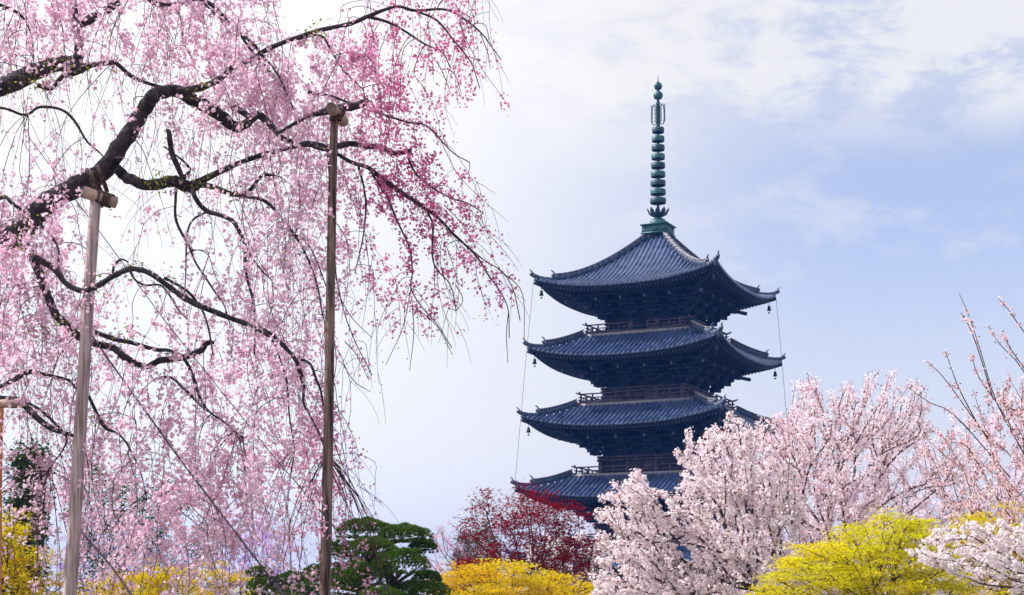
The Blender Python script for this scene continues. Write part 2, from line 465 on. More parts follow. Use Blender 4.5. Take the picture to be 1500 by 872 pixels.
def eaves(T, parent):
    """double row of rafters, fascia boards, corner rafters"""
    Rr, w = T['R'], T['w']
    sp = .36
    mid = w + (Rr - w) * .62
    for a in ROT:
        fas = MB(); sof = MB(); cor = MB(); raf = ends = sof
        n = int(2 * (Rr - .5) / sp)
        for i in range(n + 1):
            s_ = -(Rr - .5) + i * 2 * (Rr - .5) / n
            # base rafters
            r0 = max(w, abs(s_)); 
            if r0 < mid - .1:
                p = np.array([[s_, -r0, T['e'] + .20 + float(lift(s_, r0, T))], [s_, -mid, T['e'] - .18 + float(lift(s_, mid, T))]])
                p = rot(p, a); raf.beam(p[0], p[1], .15, .18)
            r1 = Rr - .42; r0 = max(mid - .5, abs(s_))
            if r0 < r1 - .1:
                p = np.array([[s_, -r0, T['e'] - .06 + float(lift(s_, r0, T))], [s_, -r1, T['e'] - .36 + float(lift(s_, r1, T))]])
                q = rot(p, a); raf.beam(q[0], q[1], .13, .15)
                e = rot(np.array([[s_, -r1 - .005, p[1][2]], [s_, -r1 - .03, p[1][2] - .005]]), a)
                ends.mi = 1; ends.beam(e[0], e[1], .12, .14); ends.mi = 0
        # boards: over the flying rafters (fascia) and at the step between the two rows
        for (rr, dz, hh, wd) in ((Rr - .24, -.24, .20, .12), (Rr - .12, -.12, .10, .2), (mid - .02, -.10, .16, .16)):
            ss = np.linspace(-rr, rr, 25)
            Z = T['e'] + dz + lift(ss * Rr / rr if rr > mid + 1 else ss, np.full(25, rr), T)
            P = rot(np.stack([ss, np.full(25, -rr), Z], -1), a)
            for k in range(24): (sof if rr < mid + .1 else fas).beam(P[k], P[k + 1], wd, hh)
        # board ceiling above the rafters
        ss = np.linspace(-1, 1, 21); rr = np.linspace(Rr - .15, w * .9, 7)
        V = np.array([[s_ * r, -r, T['e'] - .06 + (Rr - r) / Rr * .62 + float(lift(s_ * r, r, T))] for s_ in ss for r in rr])
        i, j = np.meshgrid(np.arange(20), np.arange(6), indexing='ij')
        sof.add(rot(V, a), np.stack([i * 7 + j, i * 7 + j + 1, (i + 1) * 7 + j + 1, (i + 1) * 7 + j], -1).reshape(-1, 4))
        # corner rafter
        rs = np.linspace(w, Rr - .05, 8)
        P = rot(np.stack([rs, -rs, T['e'] - .28 + np.array([float(lift(r, r, T)) for r in rs])], -1), a)
        for k in range(7): cor.beam(P[k], P[k + 1], .34, .40)
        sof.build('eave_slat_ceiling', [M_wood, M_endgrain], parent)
        fas.build('eave_edge_board', M_wood, parent)
        cor.build('corner_rafter', M_wood, parent)
    # wind bells at the four corners
    for a in ROT:
        r = Rr - .55
        c = rot(np.array([r, -r, T['e'] - .50 + float(lift(r, r, T))]), a)
        bm = MB()
        bm.tube([c, c - [0, 0, .30]], .025, 5)
        bm.lathe([(0.0, 0), (.10, -.02), (.15, -.12), (.17, -.34), (.23, -.52), (.20, -.52), (.0, -.50)], c - [0, 0, .30], 12)
        bm.tube([c - [0, 0, .8], c - [0, 0, 1.0]], .02, 5)
        bm.box(c - [0, 0, 1.06], (.20, .02, .14))
        bm.build('wind_bell', M_bell, parent, smooth=True)

def body(T, parent, k):
    w, z0, zt = T['w'], T['z0'], T['zt']
    top = T['e'] + .25
    m = MB()
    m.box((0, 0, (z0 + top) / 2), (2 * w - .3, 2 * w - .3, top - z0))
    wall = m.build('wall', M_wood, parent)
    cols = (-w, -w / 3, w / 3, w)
    for a in ROT:
        for c in cols[:-1]:
            p = rot(np.array([c, -w, 0]), a); cb = MB(); cb.lathe([(.24, z0), (.24, zt)], p, 12); cb.build('column', M_wood2, parent, smooth=True)
        for zz, hh in ((z0 + .12, .26), (z0 + .62, .16), (zt - .30, .22), (zt + .02, .20)):
            p = rot(np.array([[-w - .35, -w, zz], [w + .35, -w, zz]]), a); bb = MB(); bb.beam(p[0], p[1], .30, hh + (.012 if a in (0, math.pi) else 0)); bb.build('tie_beam', M_wood2 if k < 4 else M_wood, parent)
        for s_ in (-.55, .55):
            p = rot(np.array([[s_ * w * .3, -w + .1, z0 + .25], [s_ * w * .3, -w + .1, zt - .42]]), a)
            p0, p1 = p; d = rot(np.array([w * .29, 0, 0]), a)
            cx = (p0 + p1) / 2
            db = MB(); db.box(cx, (w * .30, .10, zt - .67 - z0), rz=a); db.build('door', M_wood2, parent)
        for s_ in (-.667 * w, .667 * w):
            pb = MB()
            for q in np.linspace(-.22 * w, .22 * w, 11):
                p = rot(np.array([s_ + q, -w + .12, (z0 + .70 + zt - .41) / 2]), a)
                pb.box(p, (.07, .07, zt - .41 - z0 - .70), rz=a)
            pb.build('lattice_window', M_wood2, parent)
    # bracket complexes
    dz = (T['e'] - .28 - zt) / 3.2
    for a in ROT:
        for ci, c in enumerate(cols[:-1]):
            b = MB(); tips = []
            corner = ci == 0
            dirs = [np.array([0, -1.0, 0])]
            base = np.array([c, -w, zt + .12])
            if corner: dirs = [np.array([0, -1.0, 0]), np.array([-1.0, 0, 0]), np.array([-.98, -.98, 0])]
            for d_ in dirs:
                side = np.array([-d_[1], d_[0], 0]); side = side / np.linalg.norm(side)
                for st in range(3):
                    L = .82 * (st + 1); z = np.array([0, 0, dz * (st + .35)])
                    p = rot(np.stack([base + z, base + z + d_ * L]), a); b.beam(p[0], p[1], .26, .34)
                    e_ = base + z + d_ * (L - .08)
                    p = rot(np.stack([e_ + [0, 0, .30] - side * .85, e_ + [0, 0, .30] + side * .85]), a); b.beam(p[0], p[1], .22, .26)
                    for q in (-.75, 0, .75):
                        cc = rot(e_ + side * q + np.array([0, 0, .55]), a); b.box(cc, (.34, .34, .22), rz=a)
                # tail rafter slanting outward and down
                p0 = base + np.array([0, 0, dz * 3.1]); p1 = base + d_ * 3.25 + np.array([0, 0, dz * 2.2])
                p = rot(np.stack([p0, p1, p1 + (p1 - p0) * .012]), a); b.beam(p[0], p[1], .24, .32); t = MB(); t.beam(p[1], p[2], .22, .30); tips.append(t)
            br = b.build('bracket', M_wood, parent)
            for t in tips: t.build('bracket_end', M_endgrain, br)
    # purlins carried by the brackets
    for a in ROT:
        for o, zz in ((.78, dz * 1.15), (1.6, dz * 2.1), (2.45, dz * 2.9)):
            p = rot(np.array([[-w - o - .5, -w - o, zt + .25 + zz], [w + o + .5, -w - o, zt + .25 + zz]]), a); pu = MB(); pu.beam(p[0], p[1], .22, .24 if a in (0, math.pi) else .23); pu.build('purlin', M_wood, parent)

def balcony(T, parent):
    b, z = T['b'], T['z0']
    f = MB()
    f.box((0, 0, z + .02), (2 * b + .1, 2 * b + .1, .14))
    for a in ROT:
        p = rot(np.array([[-b - .45, -b + .05, z - .16], [b + .45, -b + .05, z - .16]]), a); f.beam(p[0], p[1], .20, .20)
        p = rot(np.array([[-b + .1, -b + .5, z - .42], [b - .1, -b + .5, z - .42]]), a); f.beam(p[0], p[1], .24, .30)
        for s_ in np.linspace(-b + .5, b - .5, 13):
            p = rot(np.array([[s_, -b + .7, z - .19], [s_, -b - .12, z - .19]]), a); f.beam(p[0], p[1], .16, .14)
    f.box((0, 0, z - .40), (2 * b - 1.3, 2 * b - 1.3, .62))
    f.build('balcony_floor', M_wood2, parent)
    for a in ROT:
        e = b - .18
        for sg in (-1, 1):
            r = MB()
            for zz, th, ext in ((z + .20, .12, .35), (z + .52, .08, .25), (z + .88, .12, .55)):
                P = [np.array([sg * .95, -e, zz]), np.array([sg * (e + ext * .4), -e, zz]), np.array([sg * (e + ext), -e, zz + ext * .28])]
                P = rot(np.stack(P), a); r.beam(P[0], P[1], th, th); r.beam(P[1], P[2], th, th)
            for q in np.linspace(.95, e, 5):
                p = rot(np.array([[sg * q, -e, z + .1], [sg * q, -e, z + (.96 if q < .96 else .86)]]), a); r.beam(p[0], p[1], .13, .13)
            for q in np.linspace(.95, e, 9)[1::2]:
                p = rot(np.array([[sg * q, -e, z + .2], [sg * q, -e, z + .52]]), a); r.beam(p[0], p[1], .07, .07)
            r.build('balcony_railing', M_wood2, parent)

for k, T in enumerate(TIERS):
    body(T, pagoda, k)
    eaves(T, pagoda)
    tile_roof(T, pagoda)
    if T['b']: balcony(T, pagoda)
pf = MB(); pf.box((0, 0, .5), (14.5, 14.5, 1.0)); pf.box((0, 0, 1.02), (14.9, 14.9, .10))
for a in ROT:
    for k in range(5):
        c = rot(np.array([0, -7.25 - .2 - .32 * k, (1.0 - .2 * k) / 2 - .1]), a)
        pf.box(c, (3.2 if a in (0, math.pi) else .32 + .001, .32 if a in (0, math.pi) else 3.2, 1.0 - .2 * k - .01))
pf.build('stone_platform', M_stone, pagoda)

# the spire
def zy(py): return EYE + (HORIZON - py) / FPX * PY
spire = MB(); spire.tube([(0, 0, 38.5), (0, 0, zy(122))], .14, 10)
spire.tube([(0, 0, zy(186)), (0, 0, zy(150))], .20, 10)
spire_o = spire.build('spire', M_verd2, pagoda, smooth=True)
bx = MB(); zb = zy(344.5)
bx.box((0, 0, zb + .42), (2.55, 2.55, .84)); bx.box((0, 0, zb + .90), (2.85, 2.85, .13)); bx.box((0, 0, zb + .03), (2.75, 2.75, .12))
for a in ROT:
    for q in (-.64, 0, .64):
        c = rot(np.array([q, -1.285, zb + .42]), a); bx.box(c, (.06, .03, .7), rz=a)
bx.build('dew_basin', M_verd, spire_o)
dm = MB(); z1 = zb + .96
dm.lathe([(.92, z1), (.92, z1 + .12), (.87, z1 + .34), (.72, z1 + .56), (.45, z1 + .72), (.30, z1 + .80), (.30, z1 + .9)], n=24)
dm.build('inverted_bowl', M_verd, spire_o, smooth=True)
lo = MB(); zl = zy(317)
lo.lathe([(.30, zl - .1), (.62, zl), (.78, zl + .18), (.74, zl + .30), (.3, zl + .34)], n=20)
for q in range(10):
    t = q * math.pi / 5
    d_ = np.array([math.cos(t), math.sin(t), 0]); s_ = np.array([-d_[1], d_[0], 0])
    v = []
    for rr, zz, ww in ((.55, 0, .18), (.86, .18, .26), (1.0, .46, .24), (1.14, .74, .03)):
        v += [d_ * rr - s_ * ww + [0, 0, zl + zz], d_ * (rr + .06) + [0, 0, zl + zz], d_ * rr + s_ * ww + [0, 0, zl + zz]]
    F = []
    for r_ in range(3):
        for c_ in range(2): F.append([r_ * 3 + c_, r_ * 3 + c_ + 1, r_ * 3 + c_ + 4, r_ * 3 + c_ + 3])
    lo.add(v, F)
lo.build('lotus_petals', M_verd2, spire_o)
for k in range(9):
    y = 295.0 - k * 12.95
    z = zy(y) - .0; rad = .80 - .155 * k / 8 * 1.25
    rg = MB()
    rg.lathe([(rad, z - .22), (rad + .02, z), (rad, z + .26), (rad - .07, z + .26), (rad - .07, z - .22), (rad, z - .22)], n=24)
    rg.lathe([(.26, z - .2), (.28, z + .1), (.22, z + .32)], n=12)
    for q in range(8):
        t = q * math.pi / 4; rg.beam((.2 * math.cos(t), .2 * math.sin(t), z + .02), ((rad - .04) * math.cos(t), (rad - .04) * math.sin(t), z + .02), .08, .30)
    rg.lathe([(.1, z + .20), (rad - .03, z + .22)], n=24)
    rg.build('spire_ring', M_verd if k % 2 else M_verd2, spire_o)
fl = MB()
za, zc = zy(183), zy(150)
for q in range(4):
    t = q * math.pi / 2 + .1
    d_ = np.array([math.cos(t), math.sin(t), 0])
    # openwork flame panels: curling tongues between two uprights
    for rr in (.62,):
        P = [d_ * .22 + [0, 0, za + .1], d_ * .5 + [0, 0, za + .05], d_ * rr + [0, 0, za + .4], d_ * (rr + .02) + [0, 0, (za + zc) / 2], d_ * (rr - .06) + [0, 0, zc - .5], d_ * .42 + [0, 0, zc - .15]]
        fl.tube(smooth_path(P, k=4), .05, 5)
    for h in np.linspace(0.2, 1.9, 11):
        P = [d_ * .56 + [0, 0, za + h], d_ * (.74) + [0, 0, za + h + .09], d_ * .68 + [0, 0, za + h + .17]]
        fl.tube(P, .04, 4)
    for h in np.linspace(.2, 1.7, 5):
        fl.tube([d_ * .15 + [0, 0, za + h], d_ * .36 + [0, 0, za + h + .22], d_ * .28 + [0, 0, za + h + .38]], .06, 4)
fl.build('water_flame', M_verd, spire_o)
for (ya, yb, rm, nm) in ((146, 133, .50, 'dragon_ball'), (132, 120, .42, 'sacred_jewel')):
    j = MB(); a_, b_ = zy(ya), zy(yb); h = b_ - a_
    j.lathe([(.15, a_), (rm * .8, a_ + h * .12), (rm, a_ + h * .4), (rm * .92, a_ + h * .65), (rm * .5, a_ + h * .9), (.05, b_)], n=16)
    j.build(nm, M_verd, spire_o, smooth=True)
nd = MB(); nd.tube([(0, 0, zy(121)), (0, 0, zy(111))], [.07, .012], 6); nd.build('needle', M_verd2, spire_o)
# lightning cables running down from the eave corners
for (sx, sy) in ((-1, -1), (1, 1)):
    c = MB(); P = []
    for T in reversed(TIERS):
        q = T['R'] + .02; P.append([sx * q, sy * q, T['e'] + LIFT - .15])
    P.append([sx * (TIERS[0]['R'] + .3), sy * (TIERS[0]['R'] + .3), 0.0])
    c.tube(P, .022, 5, cap=False); c.build('lightning_cable', M_ridge, pagoda)

# ------------------------------------------------------------------ haze over the far distance

def haze_box(density, color):
    m = bpy.data.materials.new('pale_blue_air'); m.use_nodes = True; nt = m.node_tree
    for n in list(nt.nodes): nt.nodes.remove(n)
    o = nt.nodes.new('ShaderNodeOutputMaterial'); v = nt.nodes.new('ShaderNodeVolumePrincipled')
    v.inputs['Density'].default_value = density; v.inputs['Color'].default_value = (*color, 1)
    nt.links.new(v.outputs[0], o.inputs['Volume'])
    h = MB(); h.box((0, 60, 29.0), (3010, 3010, 60)); return tag(h.build('haze', m), kind='stuff')
haze_box(0.00032, (.06, .26, 1.0))

# ------------------------------------------------------------------ growing trees
def in_poly(P, poly):
    x, y = P[:, 0], P[:, 1]; c = np.zeros(len(P), bool)
    n = len(poly)
    for i in range(n):
        x1, y1 = poly[i]; x2, y2 = poly[(i + 1) % n]
        c ^= ((y1 > y) != (y2 > y)) & (x < (x2 - x1) * (y - y1) / (y2 - y1 + 1e-12) + x1)
    return c

def crown_points(poly, Y, n, thick):
    """points spread through a crown whose outline (photo pixels) is taken at depth Y; rounded in depth"""
    poly = np.array(poly, float); lo, hi = poly.min(0), poly.max(0)
    out = []
    while len(out) < n:
        q = lo + RS.rand(n * 3, 2) * (hi - lo); q = q[in_poly(q, poly)]
        out.extend(q.tolist())
    q = np.array(out[:n]); c = (lo + hi) / 2
    rr = np.clip(np.hypot((q[:, 0] - c[0]) / (hi[0] - lo[0]) * 2, (q[:, 1] - c[1]) / (hi[1] - lo[1]) * 2), 0, 1)
    dy = (RS.rand(n) * 2 - 1) * thick * np.sqrt(1 - .75 * rr ** 2)
    return np.stack([(q[:, 0] - 750) / FPX * Y, Y + dy, EYE + (HORIZON - q[:, 1]) / FPX * Y], 1)

def grow(root, fork, pts, bias=.60, jit=.06, up=0.0):
    """a branching skeleton from root to every point: nodes, parents"""
    d = np.linalg.norm(pts - fork, axis=1); pts = pts[np.argsort(d)]
    N = len(pts) + 4
    nodes = np.zeros((N, 3)); par = np.full(N, -1); L = np.zeros(N); D = np.zeros((N, 3))
    nodes[0] = root; nodes[1] = root + (fork - root) * .35 + RS.normal(size=3) * [.05, .05, 0]; nodes[2] = root + (fork - root) * .7 + RS.normal(size=3) * [.05, .05, 0]; nodes[3] = fork
    for i in (1, 2, 3): par[i] = i - 1; D[i] = (nodes[i] - nodes[i - 1]) / np.linalg.norm(nodes[i] - nodes[i - 1])
    n = 4
    for p in pts:
        v = p - nodes[3:n]; dist = np.linalg.norm(v, axis=1)
        cosang = (v * D[3:n]).sum(1) / np.maximum(dist, 1e-6)
        cost = dist * (1 + .9 * (1 - cosang)) + bias * L[3:n]
        j = int(np.argmin(cost)) + 3
        nodes[n] = p; par[n] = j; L[n] = L[j] + dist[j - 3]
        dd = v[j - 3] / max(dist[j - 3], 1e-6) + D[j] * .6 + np.array([0, 0, up]); D[n] = dd / np.linalg.norm(dd)
        n += 1
    return nodes[:n], par[:n], D[:n]

def skeleton_mesh(nodes, par, D, r0=.006, rmax=.25, power=2.2, sides=6):
    n = len(nodes); acc = np.zeros(n); kids = [[] for _ in range(n)]
    for i in range(n - 1, 0, -1):
        if not acc[i]: acc[i] = r0 ** power
        acc[par[i]] += acc[i]; kids[par[i]].append(i)
    rad = np.minimum(acc ** (1 / power), rmax)
    limbs, twigs = MB(), MB()
    big_r = rmax * .16
    done = set(); stack = [0]
    while stack:
        s = stack.pop(); ch = kids[s]
        for c in ch:
            chain = [s, c]; cur = c
            while kids[cur]:
                k = max(kids[cur], key=lambda q: acc[q])
                for o in kids[cur]:
                    if o != k: pass
                chain.append(k); cur = k
            # only follow each chain once: the heavy child continues, the others start new chains
            if c in done: continue
            for q in chain[1:]: done.add(q)
            stack.extend(chain[1:])
            P = nodes[chain]; rr = rad[chain].copy(); rr[0] = min(rad[chain[1]] * 1.15, rad[chain[0]]); rr[-1] = r0 * .5
            if len(P) == 2:
                mid = (P[0] + P[1]) / 2 + D[s] * np.linalg.norm(P[1] - P[0]) * .12
                P = np.stack([P[0], mid, P[1]]); rr = np.array([rr[0], (rr[0] + rr[1]) / 2, rr[1]])
            P, rr = smooth_path(P, rr, 3)
            tgt = limbs if rr[0] > big_r else twigs
            tgt.tube(P, rr, 7 if rr[0] > big_r else (4 if rr[0] > .012 else 3), cap=False)
    tip = np.array([i for i in range(4, n) if rad[i] < rmax * .22])
    return limbs, twigs, rad, tip

def along(nodes, par, idx, n, lo=.0):
    """random points along the segments that end at nodes idx"""
    L = np.linalg.norm(nodes[idx] - nodes[par[idx]], axis=1); k = RS.choice(idx, n, p=L / L.sum()); t = lo + (1 - lo) * RS.rand(n)[:, None]
    return nodes[k] * t + nodes[par[k]] * (1 - t)

def sph(n, r):
    return rand_dirs(n) * (RS.rand(n, 1) ** (1 / 2.2)) * r

def cherry(label, polys, Y, thick, root_px, fork_py, npts, nclust, per, crad, fsize, tint=((1, 1, 1), (1, 1, 1)), group='cherry trees in blossom behind the garden', bark=None, petals=None, rmax=.22, copper=0, name='cherry_tree', up=.25, sag=0, cat='cherry tree', extra=None, r0=.009):
    root = np.array([(root_px - 750) / FPX * Y, Y, 0.0]); fork = W(root_px, fork_py, Y) + [0.1, 0, 0]
    pts = np.vstack([crown_points(pl, Y, int(npts * fr), thick) for pl, fr in polys])
    nodes, par, D = grow(root, fork, pts, up=up)
    t = empty(name, root, label, cat, group)
    limbs, twigs, rad, tip = skeleton_mesh(nodes, par, D, rmax=rmax, r0=r0)
    def part(mb, nm, mat, **k):
        mb.v = [v - root for v in mb.v]; return mb.build(nm, mat, t, **k)
    tr = part(limbs, 'trunk', bark or M_bark2, smooth=True)
    if extra is not None:
        for e in extra: twigs.tube(*smooth_path(*e, k=3), 4, cap=False)
    part(twigs, 'twigs', M_redtwig if copper else M_twig)
    cl = along(nodes, par, tip, nclust, .15)
    if extra is not None:
        ex = []
        for P, r_ in extra:
            Q = smooth_path(P, k=14); ex.append(Q[RS.rand(len(Q)) < .16])
        cl = np.vstack([cl] + ex)
    nf = np.clip(RS.poisson(per, len(cl)), 2, None)
    C = np.repeat(cl, nf, 0); cr = np.repeat(RS.uniform(.6, 1.25, len(cl)), nf)[:, None]
    off = sph(len(C), crad) * cr; P = C + off
    nrm = off + rand_dirs(len(C)) * crad * .5; nrm /= np.linalg.norm(nrm, axis=1, keepdims=True)
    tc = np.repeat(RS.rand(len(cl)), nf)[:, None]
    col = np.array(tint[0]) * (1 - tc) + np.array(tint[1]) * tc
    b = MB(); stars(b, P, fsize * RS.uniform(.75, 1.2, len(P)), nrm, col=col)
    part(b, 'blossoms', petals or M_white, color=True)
    if copper:
        q = cl[RS.choice(len(cl), copper)] + sph(copper, crad * 1.3)
        l = MB(); leaves(l, q, fsize * 1.1, .45); part(l, 'young_leaves', M_copper)
    return t

def leafy(label, cat, name, polys, Y, thick, root_px, fork_py, npts, nleaf, lsize, mat, tints, spread=(.22, .22, .07), group='maples in fresh leaf along the bottom', bark=None, rmax=.12, side=.38, per=22, up=.1):
    root = np.array([(root_px - 750) / FPX * Y, Y, 0.0]); fork = W(root_px, fork_py, Y)
    pts = np.vstack([crown_points(pl, Y, int(npts * fr), thick) for pl, fr in polys]); pts += RS.normal(size=pts.shape) * .075
    nodes, par, D = grow(root, fork, pts, up=up)
    t = empty(name, root, label, cat, group)
    limbs, twigs, rad, tip = skeleton_mesh(nodes, par, D, rmax=rmax, r0=.006)
    def part(mb, nm, m, **k):
        mb.v = [v - root for v in mb.v]; return mb.build(nm, m, t, **k)
    part(limbs, 'trunk', bark or M_bark2, smooth=True); part(twigs, 'twigs', M_twig)
    # leaves in flat sprays round the twig ends
    nc = nleaf // per; cl = along(nodes, par, tip, nc, .45)
    C = np.repeat(cl, per, 0); P = C + RS.normal(size=C.shape) * np.array(spread)
    nrm = rand_dirs(len(P)) * .55 + [0, 0, .8]; nrm /= np.linalg.norm(nrm, axis=1, keepdims=True)
    # hue follows height-independent patches of the crown
    tc = np.repeat(RS.rand(nc), per); ph = np.sin(C[:, 0] * 2.1 + 1) * np.sin(C[:, 2] * 2.7 + C[:, 1]) * .35 + .15
    tc = np.clip(tc * .6 + ph + .2, 0, 1)[:, None]
    col = np.array(tints[0]) * (1 - tc) + np.array(tints[1]) * tc
    b = MB(); stars(b, P, lsize * RS.uniform(.6, 1.2, len(P)), nrm, side=side, cup=-.2, col=col)
    part(b, 'leaves', mat, color=True)
    return t

# ---- far trees behind everything
leafy('olive green evergreen rising behind the left prop, seen through pink blossom', 'tree', 'evergreen_tree', [([(18, 760), (22, 700), (20, 665), (34, 652), (56, 654), (60, 690), (58, 740), (60, 770), (60, 900), (15, 900)], 1)], 50, .5, 38, 870, 120, 11000, .15, M_ever, ((1, 1, 1), (2.6, 1.8, .9)), (.2, .2, .2), 'dark evergreens behind the weeping cherry', side=.5)
leafy('dark evergreen hidden behind the pink curtain right of the grey post', 'tree', 'evergreen_tree', [([(88, 870), (90, 700), (110, 668), (135, 665), (150, 700), (190, 700), (240, 690), (300, 720), (330, 760), (330, 870)], 1)], 62, 1.5, 170, 870, 130, 6000, .15, M_ever, ((1, 1, 1), (2.2, 1.4, .7)), (.2, .2, .2), 'dark evergreens behind the weeping cherry', side=.5)
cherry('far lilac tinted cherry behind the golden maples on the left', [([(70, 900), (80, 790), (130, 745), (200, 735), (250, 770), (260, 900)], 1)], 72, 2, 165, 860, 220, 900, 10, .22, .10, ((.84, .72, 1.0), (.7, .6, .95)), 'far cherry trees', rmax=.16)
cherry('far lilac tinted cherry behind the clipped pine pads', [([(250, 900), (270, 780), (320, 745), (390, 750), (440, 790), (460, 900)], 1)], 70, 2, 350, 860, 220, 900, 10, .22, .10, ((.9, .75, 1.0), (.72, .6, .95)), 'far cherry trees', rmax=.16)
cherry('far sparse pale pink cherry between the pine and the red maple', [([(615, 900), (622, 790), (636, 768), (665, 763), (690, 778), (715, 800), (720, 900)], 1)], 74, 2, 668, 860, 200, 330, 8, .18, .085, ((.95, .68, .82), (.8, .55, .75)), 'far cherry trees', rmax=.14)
leafy('brownish mauve twiggy tree in bud left of the red maple', 'tree', 'budding_tree', [([(640, 900), (655, 800), (678, 775), (684, 745), (700, 725), (722, 735), (735, 770), (745, 900)], 1)], 50, .8, 700, 875, 260, 1500, .085, M_budding, ((1, 1, 1), (1.3, .8, .9)), (.16, .16, .12), 'trees behind the red maple', side=.5, per=5, up=.4)
cherry('far white cherry glimpsed behind the red maple', [([(745, 900), (770, 790), (800, 772), (850, 768), (890, 780), (900, 900)], 1)], 78, 2, 830, 860, 120, 900, 10, .25, .11, ((1, 1, 1), (1, .95, 1)), 'far cherry trees', rmax=.14)
leafy('clipped upright evergreen with mottled brown green crown beside the red maple', 'tree', 'evergreen_tree', [([(690, 900), (691, 775), (700, 762), (722, 764), (729, 790), (730, 900)], 1)], 62, .6, 710, 870, 70, 4200, .11, M_olive, ((1, 1, 1), (1.4, 1.0, 1.0)), (.14, .14, .16), 'clipped evergreens behind the red maple', side=.5)
leafy('small russet rounded evergreen left of the mottled upright one', 'tree', 'evergreen_tree', [([(666, 900), (667, 785), (676, 774), (688, 778), (690, 900)], 1)], 64, .5, 678, 870, 50, 2600, .11, M_brownleaf, ((1, 1, 1), (1.5, .8, .8)), (.12, .12, .16), 'clipped evergreens behind the red maple', side=.5)
leafy('low russet tree with rust coloured crown behind the red maple', 'tree', 'evergreen_tree', [([(780, 900), (776, 800), (790, 786), (822, 788), (862, 800), (880, 830), (880, 900)], 1)], 56, .8, 825, 870, 90, 4200, .11, M_brownleaf, ((1.6, .8, .6), (1.3, 1.3, .9)), (.15, .15, .12), 'clipped evergreens behind the red maple', side=.5)

# ---- the cherries right of the pagoda
cherry('tall spreading pale pink cherry with a dark forked trunk right of the pagoda',
       [([(1040, 900), (1010, 760), (1060, 650), (1130, 600), (1180, 600), (1250, 600), (1320, 610), (1385, 625), (1430, 680), (1440, 900)], .66),
        ([(1130, 640), (1150, 600), (1178, 546), (1205, 556), (1225, 570), (1260, 552), (1290, 560), (1335, 553), (1338, 575), (1370, 640), (1300, 660)], .34)],
       45, 3.2, 1228, 800, 760, 5200, 6, .15, .078, ((1, .96, .98), (1, .88, .94)), copper=5000, rmax=.24)
cherry('pale cherry rising between the white one and the forked one',
       [([(1060, 900), (1068, 690), (1090, 640), (1122, 606), (1165, 594), (1215, 640), (1290, 690), (1320, 900)], 1)],
       39, 2.2, 1185, 860, 480, 3200, 7, .13, .075, ((1, .97, .99), (1, .86, .93)), copper=3500, rmax=.18)
cherry('broad pale pink cherry filling the gap behind the forked one',
       [([(1180, 900), (1220, 690), (1290, 625), (1350, 592), (1450, 588), (1540, 590), (1600, 640), (1600, 900)], 1)],
       62, 4, 1400, 850, 460, 3300, 8, .25, .105, ((.98, .93, 1), (.97, .86, .95)), rmax=.22)
_ex = []
def ex(Y, *pts, r=.012): _ex.append((np.array([W(x, y, Y + dy) for x, y, dy in pts]), np.linspace(r, .005, len(pts))))
ex(30, (1500, 665, 0), (1460, 590, 0), (1438, 520, .1), (1420, 465, .2), (1405, 430, .2))
ex(30, (1455, 585, 0), (1432, 510, -.2), (1418, 475, -.3), (1407, 458, -.3))
ex(30, (1540, 640, 0), (1500, 545, .3), (1465, 505, .4), (1446, 476, .4))
ex(30, (1560, 560, 0), (1500, 486, .2), (1478, 455, .2), (1462, 437, .2))
ex(30, (1452, 650, 0), (1420, 605, 0), (1395, 570, 0), (1375, 545, 0), (1357, 529, 0))
ex(30, (1430, 618, 0), (1405, 570, -.2), (1392, 535, -.3), (1385, 515, -.3))
ex(30, (1480, 700, 0), (1400, 610, .2), (1362, 590, .3), (1330, 567, .3))
ex(30, (1490, 640, 0), (1460, 590, .1), (1435, 555, .1), (1424, 525, .1), (1424, 523, .1))
ex(30, (1540, 600, .2), (1500, 540, .3), (1480, 510, .3), (1470, 490, .3), (1470, 492, .3))
cherry('rosy cherry with long ascending reddish twigs at the right edge',
       [([(1380, 900), (1375, 700), (1350, 640), (1390, 610), (1430, 600), (1450, 560), (1480, 530), (1560, 520), (1640, 600), (1640, 900)], 1)],
       30, 2, 1560, 830, 480, 2900, 6, .08, .054, ((1, .93, .95), (1, .76, .82)), bark=M_bark2, copper=5000, extra=_ex, rmax=.13, up=.5, r0=.006)
cherry('dense white cherry low in front of the pagoda roofs',
       [([(862, 900), (872, 850), (905, 800), (870, 745), (900, 720), (925, 690), (950, 705), (960, 735), (1000, 715), (1040, 700), (1090, 720), (1150, 760), (1190, 810), (1200, 900)], .62),
        ([(858, 900), (866, 850), (880, 800), (868, 745), (905, 700), (940, 690), (950, 760), (955, 900)], .20),
        ([(990, 720), (1010, 690), (992, 655), (1000, 625), (1030, 640), (1060, 604), (1080, 625), (1120, 660), (1150, 700), (1180, 780), (1060, 740)], .34)],
       32, 2.2, 1120, 880, 720, 5600, 7, .10, .070, ((1, 1, 1), (1, .93, .97)), copper=3500, rmax=.2, bark=M_bark)
